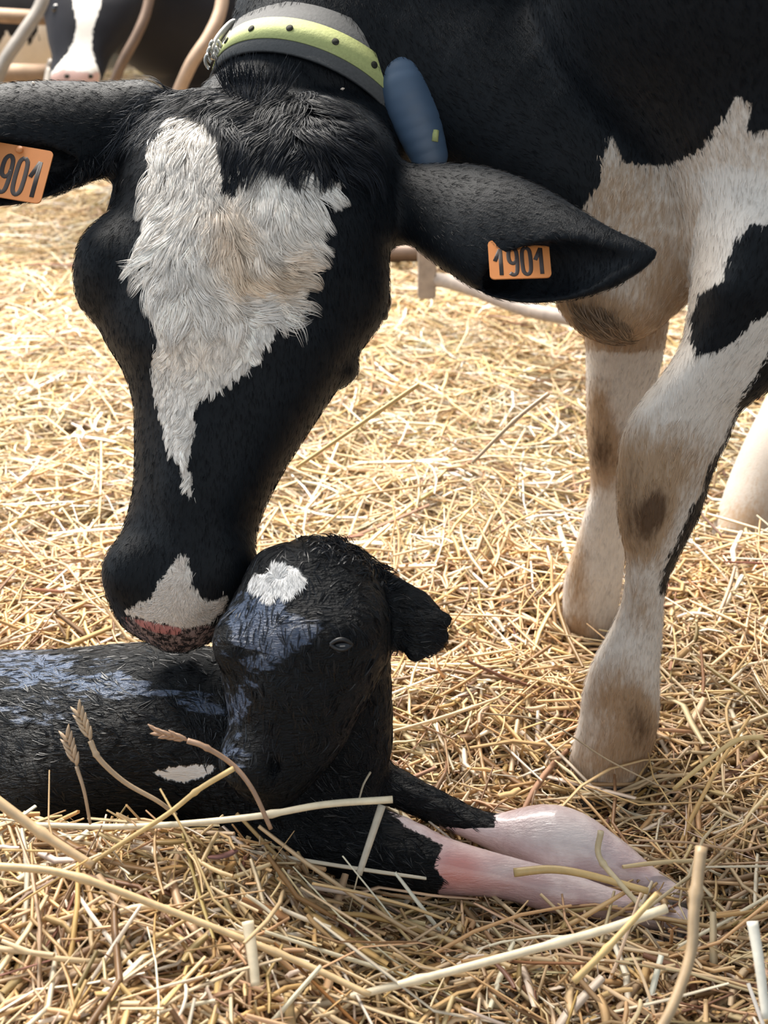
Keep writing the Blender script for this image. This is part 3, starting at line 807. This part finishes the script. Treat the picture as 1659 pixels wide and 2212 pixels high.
yel_m = plain('yellow_webbing', (.40, .43, .17), .8, scale=300, var=.25, b=.3)
dev_m = plain('slate_blue_plastic', (.050, .085, .14), .5, scale=14, var=.3)
steel_m = plain('scuffed_steel', (.42, .40, .36), .45, metal=.7, scale=90, var=.4)
col_root = empty('collar', CW, 'dark grey webbing cow collar with yellow stripe and blue neck transponder', 'collar')
V_, F_, (cu_, cv_) = ring_strap(CW, Aw, RX, Rn, .002, -.034, .036, .004, -math.pi*.5, math.pi*1.5)
poly_obj('strap', V_, F_, strap_m, col_root)
V_, F_, _ = ring_strap(CW, Aw, RX, Rn, .0062, -.018, .012, .0016, -.8, math.pi*1.05)
st_ = poly_obj('yellow_stripe', V_, F_, yel_m, col_root)
hole_m = plain('dark_hole', (.02, .02, .012), .9)
An = Aw/np.linalg.norm(Aw)
for a in (.62, 1.02, 1.45, 1.86, 2.25):
    d = cu_*math.cos(a)+cv_*math.sin(a); c = CW+cu_*math.cos(a)*RX+cv_*math.sin(a)*Rn+d*.0080-An*.003
    Vh, Qh = tube([c, c+d*.0012], .0042, 12); poly_obj('eyelet', Vh, Qh, hole_m, st_)
# transponder: rounded box moulded from a distance field
dv = U([chain([(864, 136, 1.40, 48, .75), (872, 188, 1.395, 56, .75), (898, 255, 1.395, 54, .65), (926, 335, 1.40, 42, .6)]),
        (chain([(900, 230, 1.43, 56, .4), (926, 310, 1.44, 28, .4)]), .01)])
V_, Q_ = surf(dv, (-.10, 1.25, .72), (.16, 1.65, 1.12), .0035)
tr = mesh_obj('transponder', V_, Q_, dev_m, col_root); tr['label'] = 'slate blue moulded neck transponder'
Vh, Qh = tube([pw(941, 282, 1.385), pw(939, 306, 1.385)], .004, 8); poly_obj('marker_spot', Vh, Qh, yel_m, tr)
bk = []
Vh, Qh = tube(catmull([pw(462, 128, 1.44), pw(468, 88, 1.44), pw(500, 50, 1.45), pw(512, 58, 1.45), pw(484, 100, 1.44), pw(462, 128, 1.44)], 5), .0042, 8)
bo = poly_obj('buckle', Vh, Qh, steel_m, col_root)
Vh, Qh = tube([pw(470, 112, 1.44), pw(506, 60, 1.45)], .0035, 8); poly_obj('prong', Vh, Qh, steel_m, bo)
for t in range(3):
    k = np.linspace(0, 2*math.pi, 17); c = pw(466-5*t, 104+14*t, 1.435)
    pth = [c+np.array([.007*math.cos(a), .002*math.sin(a)*(t % 2), .009*math.sin(a)]) for a in k]
    Vh, Qh = tube(pth, .0022, 7); poly_obj('chain_link', Vh, Qh, steel_m, col_root)

# ---------------------------------------------------------------- calf
m, nt, p = mat('wet_calf_coat'); wet = m
n1 = noise(nt, 120, 3, .6, (1.6, 1.6, .5)); ns_ = noise(nt, 60, 5, .65, (.35, 1.2, 1.6)); nf = noise(nt, 260, 3, .6, (.4, 1.4, 1.6)); n3 = noise(nt, 22, 4, .6)
d = attr(nt, 'pat').outputs['Fac']
w = step(nt, math_(nt, 'ADD', d, math_(nt, 'MULTIPLY', math_(nt, 'SUBTRACT', n1, .5), 22.0)), -2.0, 2.0)
skin = mixc(nt, step(nt, n3, .35, .65), (.50, .39, .41), (.74, .66, .66))
skin = mixc(nt, attr(nt, 'pink').outputs['Fac'], skin, (.62, .235, .20))
skin = mixc(nt, attr(nt, 'hairw').outputs['Fac'], skin, (.72, .69, .66))
film_sheen = attr(nt, 'film_sheen').outputs['Fac']
fl = step(nt, math_(nt, 'ADD', film_sheen, math_(nt, 'MULTIPLY', math_(nt, 'SUBTRACT', ns_, .5), 2.6)), .55, .8)
blk = mixc(nt, fl, (.0033, .0042, .0055), (.055, .080, .135))  # wet membrane, with the sky's blue reflection painted into its colour
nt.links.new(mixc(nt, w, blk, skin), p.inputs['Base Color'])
rg = N(nt, 'ShaderNodeMapRange'); nt.links.new(ns_, rg.inputs[0]); rg.inputs[1].default_value = .3; rg.inputs[2].default_value = .7; rg.inputs[3].default_value = .16; rg.inputs[4].default_value = .5
nt.links.new(math_(nt, 'ADD', rg.outputs[0], math_(nt, 'MULTIPLY', math_(nt, 'SUBTRACT', 1.0, math_(nt, 'MAXIMUM', fl, w)), .20)), p.inputs['Roughness'])
nt.links.new(math_(nt, 'ADD', math_(nt, 'MULTIPLY', math_(nt, 'MAXIMUM', fl, w), .4), .22), p.inputs['Specular IOR Level']); nt.links.new(math_(nt, 'MULTIPLY', w, .5), p.inputs['Coat Weight']); p.inputs['Coat Roughness'].default_value = .15
hsum = math_(nt, 'ADD', math_(nt, 'MULTIPLY', nf, .6), ns_)
hsum = math_(nt, 'MULTIPLY', hsum, math_(nt, 'SUBTRACT', 1.0, math_(nt, 'MULTIPLY', w, .8)))
bump(nt, hsum, p, 1.0, .008)
def calf_attrs(V):
    PX = proj(V); P = w2cam(V)
    onh = (calf_head(P) < .006)
    blaze = polyd(PX, [(535, 1262), (552, 1238), (575, 1240), (592, 1225), (612, 1228), (640, 1222), (652, 1240), (668, 1258), (642, 1275), (625, 1290), (600, 1286), (587, 1308), (572, 1290), (556, 1276)])
    leg = PX[:, 0]-(948+8*np.sin(PX[:, 1]*.08))
    strip = polyd(PX, [(838, 1752), (1000, 1800), (1000, 1850), (930, 1812), (880, 1790)])
    leg = np.maximum(leg, strip)
    leg2 = np.where((PX[:, 1] < 1800) & (w2cam(V)[:, 2] > 1.38) | (PX[:, 0] > 1100), PX[:, 0]-1068, leg)
    leg = np.where(PX[:, 1] < 1790, np.maximum(PX[:, 0]-1068, strip), leg)
    spot = polyd(PX, [(325, 1668), (380, 1655), (455, 1650), (470, 1660), (440, 1680), (400, 1690), (360, 1685)])
    pat = np.where(onh, np.where(P[:, 2] < 1.3, blaze, -60), np.maximum(leg, spot*(PX[:, 0] < 500)-1000*(PX[:, 0] >= 500)))
    pat = np.where(PX[:, 1] < 1640, np.where(onh, pat, -60), pat)
    pink = .95*blob(PX, 985, 1880, 70, 45)+.4*blob(PX, 1090, 1900, 60, 30)+.3*blob(PX, 1210, 1960, 80, 30)+.15
    hw = np.where((PX[:, 1] < 1700), 1.0, .35*blob(PX, 1210, 1810, 130, 70)+.4*blob(PX, 1090, 1880, 40, 20))
    film_sheen = 1.0*blob(PX, 570, 1380, 85, 75, 30)+.75*blob(PX, 560, 1330, 80, 55)+.7*blob(PX, 660, 1360, 60, 25, -20)+.6*blob(PX, 520, 1540, 25, 90, 20)+.7*blob(PX, 530, 1640, 60, 30, 20) \
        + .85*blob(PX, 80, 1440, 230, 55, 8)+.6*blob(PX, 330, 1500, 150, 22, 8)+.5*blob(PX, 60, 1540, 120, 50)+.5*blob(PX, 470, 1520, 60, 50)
    return dict(pat=np.clip(pat, -80, 80), pink=np.clip(pink, 0, 1), hairw=np.clip(hw, 0, 1), film_sheen=np.clip(film_sheen, 0, 1))
calf_root = empty('calf', (-.15, 1.15, .03), 'wet newborn black calf lying in the straw with pale pink front legs stretched out', 'calf')
V, Q = surf(calf, (-.70, .85, -.02), (.46, 1.50, .56), .0045)
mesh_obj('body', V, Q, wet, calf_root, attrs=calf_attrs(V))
KV, KQ = V, Q; KPX = proj(V)
wet_hair = attr_material('wet_hair', rough=.34, spec=.26)
def kcols(PX, n): return np.array([.004, .005, .007])*RNG.uniform(.5, 2.0, (n, 1))
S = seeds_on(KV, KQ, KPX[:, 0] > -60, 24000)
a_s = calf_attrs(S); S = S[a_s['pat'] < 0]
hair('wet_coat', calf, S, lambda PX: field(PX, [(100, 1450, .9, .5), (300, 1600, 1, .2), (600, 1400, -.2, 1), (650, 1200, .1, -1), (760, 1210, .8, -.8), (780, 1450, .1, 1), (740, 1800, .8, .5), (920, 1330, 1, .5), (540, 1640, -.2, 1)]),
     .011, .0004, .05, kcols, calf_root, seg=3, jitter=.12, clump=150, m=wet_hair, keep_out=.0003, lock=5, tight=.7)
S = seeds_on(KV, KQ, polyd(KPX, [(640, 1165), (760, 1165), (840, 1240), (870, 1290), (800, 1260), (740, 1225), (640, 1200)]) > 0, 900)
hair('poll_hair', calf, S, lambda PX: field(PX, [(700, 1180, .3, -1), (780, 1200, .7, -.8), (850, 1260, .8, -.6)]), .018, .0006, .9, kcols, calf_root, seg=4, jitter=.4, clump=220, m=wet_hair)
a_s = calf_attrs(KV)
S = seeds_on(KV, KQ, (a_s['pat'] > 1) & (KPX[:, 1] < 1320) & (KPX[:, 1] > 1200), 1800)
hair('star_hair', calf, S, lambda PX: field(PX, [(560, 1250, -.4, 1), (640, 1240, .3, 1), (600, 1300, 0, 1), (600, 1225, 0, -1)]), .010, .0004, .3, lambda PX, n: np.array([.72, .70, .68])*RNG.uniform(.85, 1.08, (n, 1)), calf_root, seg=3, label='white star on the forehead')
h_, d_ = hit(737, 1392, calf); eye = ball('eye', h_+d_*.004, .0088, eye_m, calf_root, (1.15, .9, .7))
for sgn in (-1, 1):
    pts = [hit(737+dx, 1392+sgn*(11-11*(dx/23)**2), calf)[0]-d_*(.0035-.003*(dx/23)**2) for dx in (-23, -15, -7, 0, 7, 15, 23)]
    Vh, Qh = tube(catmull(pts, 4), .0022, 8); poly_obj('eyelid', Vh, Qh, lid_m, calf_root)
hoof(pw(1500, 1998, 1.31)[0], pw(1500, 1998, 1.31)[1], pw(1500, 1998, 1.31)[2]-.035, .0, calf_root, .6)
hoof(pw(1500, 1950, 1.36)[0], pw(1500, 1950, 1.36)[1], pw(1500, 1950, 1.36)[2]-.035, .0, calf_root, .6)

# ---------------------------------------------------------------- cows behind the barrier
def far_attrs(pols, pinkp=None, back=None):
    def f(V):
        PX = proj(V); d = np.full(len(V), -60.0)
        for q in pols: d = np.maximum(d, polyd(PX, q))
        if back is not None: d = np.where(w2cam(V)[:, 2] > back, -60, d)
        pk = np.clip(polyd(PX, pinkp)/6+.5, 0, 1) if pinkp else np.zeros(len(V))
        return dict(pat=d*2.5, dirt=np.zeros(len(V))+.02, pink=pk, rose=pk)
    return f
coat_far = coat_material('smooth_black_and_white_coat', black=(.011, .011, .014), white=(.86, .83, .78), rose=(.62, .42, .38))
c1_head = U([loft([(-170, 130, 300, 3.74, .10), (-140, 108, 322, 3.73, .14), (-80, 96, 330, 3.72, .17), (-20, 92, 326, 3.70, .17), (40, 97, 305, 3.68, .15), (90, 104, 272, 3.66, .12),
          (125, 112, 240, 3.64, .10), (160, 108, 226, 3.62, .09), (185, 118, 214, 3.62, .07), (200, 140, 195, 3.63, .03)]),
          (ell(110, 0, 3.66, 22, 30, .06), .03), (ell(300, -6, 3.66, 26, 30, .06), .03),
          (chain([(320, -110, 3.75, 30, .6), (400, -90, 3.75, 42, .4), (470, -70, 3.75, 20, .4)]), .03), (chain([(100, -110, 3.75, 30, .6), (20, -90, 3.75, 42, .4), (-40, -70, 3.75, 20, .4)]), .03)])
def leg_chain(px, z, top=120, r=26):
    g = (CH-.03)/z; pb = (g-SP)/CP*F+CY
    return chain([(px, top, z, r*2.2), (px+8, top+(pb-top)*.35, z, r*1.3), (px, top+(pb-top)*.6, z, r*1.25), (px, top+(pb-top)*.85, z, r*.85), (px-6, pb, z, r*1.1)])
c1 = U([c1_head, (chain([(220, -60, 3.9, 110), (360, 10, 4.0, 150), (470, -10, 4.25, 200), (800, -40, 4.6, 225), (1000, -50, 4.8, 190)]), .08),
        (leg_chain(400, 4.15), .05), (leg_chain(480, 4.45), .05), (leg_chain(800, 4.5), .05), (leg_chain(760, 4.8), .05)])
r1 = empty('cow', (-.6, 4.2, .03), 'black cow with a broad white blaze putting her head through the feed barrier', 'cow')
V, Q = surf(c1, (-1.7, 3.2, -.02), (.6, 5.3, 1.75), .02)
V2, Q2 = V, Q
A2 = far_attrs([[(150, -60), (158, 10), (166, 50), (160, 85), (150, 110), (112, 155), (100, 190), (215, 200), (216, 160), (206, 130), (198, 95), (200, 60), (215, 25), (222, -10), (225, -60)]],
               [(118, 154), (150, 148), (190, 152), (215, 160), (215, 220), (100, 220), (105, 170)], back=3.8)(V)
mesh_obj('body', V, Q, coat_far, r1, attrs=A2)
for ex in (268, 122):
    ball('eye', pw(ex, 18, 3.58), .015, eye_m, r1, (1, .8, .9), 12)
for nx in (146, 194):
    h_, d_ = hit(nx, 165, c1, 3.0); ball('nostril', h_+d_*.003, .008, hole_m, r1, (1.3, .6, .8), 10)
c2 = U([chain([(-700, 40, 4.9, 180), (-400, 30, 4.9, 215), (-100, 30, 4.9, 212), (70, 20, 4.9, 170)]), (leg_chain(10, 4.8), .05), (leg_chain(-60, 5.1), .05), (leg_chain(-500, 4.8), .05), (leg_chain(-450, 5.1), .05),
        (chain([(70, -40, 4.9, 100), (170, -110, 4.9, 75), (230, -120, 4.9, 70)]), .06), (chain([(225, -125, 4.9, 62), (255, -60, 4.85, 42), (262, -25, 4.85, 34)]), .04)])
r2 = empty('cow', (-1.9, 5.1, .03), 'white cow with jagged black patches standing behind the barrier at the left edge', 'cow')
V, Q = surf(c2, (-3.3, 4.2, -.02), (-.7, 5.8, 1.85), .022)
mesh_obj('body', V, Q, coat_material('blotched_coat', black=(.013, .012, .013), white=(.80, .71, .60)), r2, attrs=far_attrs(
    [[(-2000, 5), (-200, 60), (0, 95), (15, 65), (28, 92), (45, 70), (52, 60), (60, 108), (82, 66), (88, 110), (82, 50), (70, 30), (95, 0), (100, -60), (300, -60), (300, 700), (-2000, 700)]])(V))

# ---------------------------------------------------------------- feed barrier and gate
rust_m = plain('rusty_tan_pipe', (.36, .255, .18), .6, metal=.2, scale=30, var=.35, b=.2)
grey_m = plain('worn_grey_pipe', (.26, .235, .21), .5, metal=.3, scale=30, var=.3, b=.2)
brown_m = plain('brown_worn_pipe', (.13, .085, .06), .45, metal=.3, scale=30, var=.3, b=.2)
br = empty('feed_barrier', pw(300, 630, 3.5), 'tan and grey tubular feed barrier between the far cows and the straw pen', 'barrier')
def pipe(name, pts, r, m, parent, n=8, lab=None):
    Vh, Qh = tube(catmull(pts, 6) if len(pts) > 2 else pts, r, 14); o = poly_obj(name, Vh, Qh, m, parent)
    if lab: o['label'] = lab
    return o
rp = 15*3.5/F
zb = 3.5
hb_ = lambda px, h: np.array([(px-CX)/F*zb, 0, h])
def at_h(px, z, h):
    v = ((CH-h)/z-SP)/CP; return pw(px, CY+v*F, z)
pipe('top_rail', [pw(-420, 8, 4.0), pw(110, 40, 4.0)], 15*4/F, rust_m, br)
pipe('middle_rail', [pw(-420, 150, 4.0), pw(112, 160, 4.0)], 20*4/F, rust_m, br)
pipe('yoke_tube', [pw(112, -120, 3.45), pw(92, 0, 3.45), pw(48, 75, 3.45), pw(6, 140, 3.46), pw(-30, 235, 3.5)], 14*3.45/F, grey_m, br, lab='grey slanted yoke tube')
pipe('yoke_tube', [pw(310, -130, 3.4), pw(326, -50, 3.4), pw(318, 18, 3.4), pw(296, 75, 3.4), pw(262, 140, 3.42), pw(225, 235, 3.5)], 11*3.4/F, brown_m, br, lab='dark brown curved yoke tube')
pipe('yoke_tube', [pw(480, -130, 3.4), pw(482, -30, 3.4), pw(474, 30, 3.4), pw(448, 85, 3.4), pw(412, 140, 3.42), pw(370, 235, 3.5)], 14*3.4/F, rust_m, br, lab='tan curved yoke tube')
pipe('yoke_tube', [pw(112, 130, 3.8), pw(104, 165, 3.78), pw(96, 235, 3.5)], 8*3.8/F, grey_m, br)
pipe('bottom_rail', [pw(-420, 235, 3.5), pw(820, 235, 3.5)], 15*3.5/F, grey_m, br)
pipe('upper_rail', [pw(-420, -130, 3.42), pw(820, -130, 3.42)], 15*3.42/F, grey_m, br)
pipe('post', [at_h(560, 3.5, .0), at_h(560, 3.5, 1.15)], .03, grey_m, br)
pipe('post', [at_h(-300, 3.5, .0), at_h(-300, 3.5, 1.15)], .03, grey_m, br)
lime_m = plain('limewashed_pipe', (.36, .30, .26), .75, scale=45, var=.45, b=.4)
gt = empty('gate', at_h(925, 3.0, .03), 'dirty limewashed pipe gate swung open behind the cow\'s right ear', 'gate')
g0 = at_h(922, 3.0, .175); 
def boxm(name, c, sx, sy, sz, m, parent, bev=.004):
    bpy_me = bpy.data.meshes.new(name); import bmesh
    bm = bmesh.new(); bmesh.ops.create_cube(bm, size=1)
    bmesh.ops.scale(bm, vec=(sx, sy, sz), verts=bm.verts); bmesh.ops.bevel(bm, geom=bm.edges[:], offset=bev, segments=2, affect='EDGES')
    bmesh.ops.translate(bm, vec=tuple(c), verts=bm.verts); bm.to_mesh(bpy_me); bm.free(); bpy_me.materials.append(m)
    o = bpy.data.objects.new(name, bpy_me); COL.objects.link(o); o.parent = parent; o.matrix_parent_inverse = parent.matrix_world.inverted(); return o
boxm('stile', g0+np.array([0, 0, .49]), .045, .045, 1.05, lime_m, gt)
dirv = pw(1330, 720, 2.70)-pw(930, 602, 3.0)
for k, h in enumerate((0, .30, .60, .92)):
    s_ = pw(930, 602, 3.0)+np.array([0, 0, h])
    jag = [s_+dirv*t+np.array([0, 0, .006*math.sin(t*9+k)]) for t in np.linspace(0, 1.04, 12)]
    pipe('rail', jag, 15*3/F, lime_m, gt)
boxm('end_stile', pw(930, 602, 3.0)+dirv*1.04+np.array([0, 0, .44]), .045, .045, .95, lime_m, gt)
kr = empty('floor_rail', pw(800, 552, 3.9), 'low brown rail lying along the back of the straw pen', 'rail')
pipe('pipe', [np.array([-.35, pw(870, 565, 3.5)[1], .10]), np.array([1.3, pw(870, 565, 3.5)[1]+.1, .10])], .028, brown_m, kr)

# another cow's leg coming in at the right edge
c3 = chain([(2050, 500, 2.12, 190), (1860, 730, 2.12, 120), (1760, 860, 2.12, 90), (1700, 960, 2.12, 84), (1655, 1045, 2.13, 78), (1625, 1100, 2.13, 68), (1602, 1150, 2.13, 62)])
c3b = U([c3, (wchain([(1.15, 2.15, .55, .24), (1.9, 2.3, .55, .30)]), .08)])
r3 = empty('cow', (.72, 2.05, .03), 'white speckled lower leg of another cow stepping in at the right edge', 'cow')
V, Q = surf(c3b, (.5, 1.75, -.02), (2.3, 2.7, .95), .012)
PXs = proj(V)
mesh_obj('body', V, Q, coat_material('speckled_white_coat', white=(.46, .41, .36)), r3, attrs=dict(pat=np.full(len(V), 60.0), dirt=.10+.42*blob(PXs, 1600, 1130, 60, 45)+.15*blob(PXs, 1640, 1060, 40, 60), pink=np.zeros(len(V))))

# ---------------------------------------------------------------- single stalks that stand out
def stalk(name, pts, r, colr, label, nodes=(), ear=False, group='long straw stalks lying on top', flat=1.0):
    P_ = catmull(pts, 8); rr = np.full(len(P_), r)*np.linspace(1.1, .85, len(P_))
    for nd in nodes:
        i = int(nd*(len(P_)-1)); rr[i] *= 1.35
    Vh, Qh = tube(P_, rr, 10); c = colr
    mm = plain(name+'_skin', tuple(x*.9 for x in c), .42, scale=70, var=.34, b=.2)
    o = poly_obj(name, Vh, Qh, mm)
    tag(o, label, 'straw', group)
    if ear:
        e0 = P_[0]; dr = (P_[0]-P_[3]); dr /= np.linalg.norm(dr)
        VV = []; FF = []
        for k in range(9):
            s_ = .5*(1 if k % 2 else -1); base = e0+dr*.0035*k
            side = np.cross(dr, [0, 1, .3]); side /= np.linalg.norm(side)
            d2 = dr+side*s_*1.1+np.array([0, 0, .15*math.sin(k)]); d2 /= np.linalg.norm(d2)
            w_ = np.array([0, .0, 0]); VT, QT = tube([base, base+d2*.004, base+d2*.010, base+d2*.015], [.0008, .0022, .0018, .0003], 6)
            FF += [tuple(i+len(VV) for i in f) for f in QT]; VV += list(VT)
        poly_obj('husks', VV, FF, mm, o)
    return o
TAN = (.44, .31, .18); GOLD = (.66, .46, .20); PALE = (.78, .66, .46); BRN = (.36, .21, .11)
stalk('straw_stalk', [pw(848, 1727, 1.20), pw(700, 1738, 1.195), pw(540, 1765, 1.19), pw(300, 1785, 1.20), pw(60, 1782, 1.21)], .0034, PALE, 'thick pale straw stalk lying across below the calf\'s muzzle', (.45,))
stalk('straw_stalk', [pw(1440, 1962, 1.13), pw(1300, 2010, 1.12), pw(1050, 2078, 1.11), pw(850, 2130, 1.10), pw(610, 2190, 1.09)], .0040, PALE, 'longest bright stalk running diagonally below the calf\'s pink forelegs', (.35, .7))
stalk('straw_stalk', [pw(1515, 1830, .98), pw(1500, 1960, .96), pw(1492, 2060, .95), pw(1450, 2180, .93), pw(1400, 2260, .92)], .0045, TAN, 'blurred thick tan stalk rising upright near the right corner', (.2,), group=None)
stalk('straw_stalk', [pw(405, 1600, 1.16), pw(440, 1612, 1.16), pw(500, 1650, 1.17), pw(545, 1705, 1.17), pw(585, 1790, 1.18)], .0026, (.40, .25, .16), 'brown bent stalk with a seed head in front of the calf\'s muzzle', (.3,), ear=True, group=None)
stalk('straw_stalk', [pw(195, 1600, 1.17), pw(215, 1640, 1.17), pw(270, 1690, 1.18), pw(340, 1730, 1.19), pw(380, 1760, 1.2)], .0025, (.46, .33, .21), 'short tan stalk leaning up against the calf\'s flank, leftmost with a frayed tip', (.2,), ear=True, group=None)
stalk('straw_stalk', [pw(165, 1655, 1.17), pw(182, 1710, 1.17), pw(195, 1780, 1.18)], .0017, (.44, .31, .2), 'thin upright stalk with a small husk before the calf\'s flank', (), ear=True, group=None)
stalk('straw_stalk', [pw(505, 1660, 1.16), pw(430, 1705, 1.16), pw(360, 1760, 1.165), pw(250, 1830, 1.17), pw(150, 1895, 1.17)], .0026, GOLD, 'golden stalk slanting down left from the calf\'s muzzle', (.3,), group=None)
stalk('straw_stalk', [pw(825, 1740, 1.24), pw(805, 1800, 1.23), pw(775, 1890, 1.22)], .0040, (.55, .48, .37), 'flat greyish leaf blade crossing the calf\'s black foreleg', (), group=None)
stalk('straw_stalk', [pw(800, 1668, 1.28), pw(785, 1695, 1.27), pw(776, 1725, 1.26)], .0012, (.5, .42, .3), 'thin curled stalk below the calf\'s jaw', (), group=None)
stalk('straw_stalk', [pw(1298, 1795, 1.30), pw(1294, 1850, 1.30), pw(1345, 1915, 1.28), pw(1410, 1985, 1.26)], .0032, (.64, .52, .33), 'kinked pale stalk bent over the calf\'s rear pink leg', (.45,), group=None)
stalk('straw_stalk', [pw(1110, 1885, 1.30), pw(1190, 1878, 1.30), pw(1270, 1890, 1.29), pw(1400, 1925, 1.28)], .0044, GOLD, 'flat golden stalk resting on the calf\'s pink forelegs', (), group=None)
stalk('straw_stalk', [pw(1650, 1592, 1.30), pw(1590, 1600, 1.31), pw(1520, 1650, 1.31), pw(1455, 1705, 1.32)], .0028, GOLD, 'bent golden stalk arching at the right edge behind the calf\'s hooves', (.4,), group=None)
stalk('straw_stalk', [pw(1240, 2120, 1.05), pw(1310, 2050, 1.05), pw(1420, 1930, 1.06)], .0030, GOLD, 'golden stalk rising towards the calf\'s hooves at lower right', (.5,), group=None)
stalk('straw_stalk', [pw(-20, 1720, 1.10), pw(90, 1800, 1.10), pw(200, 1870, 1.10)], .0046, (.60, .42, .24), 'thick tan stalk sloping in from the left edge', (.5,), group=None)
stalk('straw_stalk', [pw(-20, 1870, 1.07), pw(150, 1890, 1.08), pw(400, 1980, 1.09), pw(650, 2080, 1.09), pw(800, 2150, 1.08)], .0034, (.66, .47, .25), 'long golden stalk curving from the left edge down to the middle of the near bank', (.3, .7), group=None)
stalk('straw_stalk', [pw(1625, 1990, 1.0), pw(1640, 2080, .99), pw(1655, 2200, .98)], .0044, (.84, .78, .66), 'whitish stalk at the lower right edge', (), group=None)
stalk('straw_stalk', [pw(535, 1990, 1.08), pw(545, 2060, 1.07), pw(552, 2130, 1.06)], .0050, PALE, 'short broad pale stalk standing in the near bank', (), group=None)
stalk('straw_stalk', [pw(1185, 850, 1.75), pw(1110, 910, 1.75), pw(1020, 1000, 1.76)], .0030, (.50, .38, .26), 'greyish stalk pointing up between the cow\'s head and her far leg', (.5,), group=None)
stalk('straw_stalk', [pw(905, 830, 1.70), pw(780, 915, 1.72), pw(640, 1010, 1.74)], .0030, GOLD, 'long golden stalk behind the cow\'s cheek', (.4,), group=None)
stalk('straw_stalk', [pw(1040, 1540, 1.50), pw(1180, 1560, 1.42), pw(1310, 1640, 1.38), pw(1450, 1710, 1.36)], .0010, (.45, .33, .2), 'hair-thin stem crossing in front of the cow\'s near hoof', (), group=None)
# flecks of chaff in the cow's coat
for i, (x, y, s_) in enumerate([(698, 228, 5), (705, 254, 7), (752, 264, 8), (742, 300, 5), (740, 192, 5), (72, 181, 5)]):
    P0 = pw(x, y, 1.5); dr = P0-np.array([0, 0, CH]); dr /= np.linalg.norm(dr); t = .9
    for _ in range(80):
        dd = mother(w2cam((np.array([0, 0, CH])+dr*t)[None]))[0]
        if dd < .0008: break
        t += max(dd*.7, .0008)
    c = np.array([0, 0, CH])+dr*t
    ang = RNG.uniform(0, 3); dx = np.array([math.cos(ang), 0, math.sin(ang)])*s_*1.3/F
    Vh, Qh = tube([c-dx, c, c+dx], [.0008, .0018, .0006], 6)
    tag(poly_obj('chaff_fleck', Vh, Qh, plain('pale_chaff', (.72, .60, .50), .7)), 'pale fleck of chaff stuck in the black hair of the big cow', 'chaff', 'flecks of chaff on the cow\'s head')
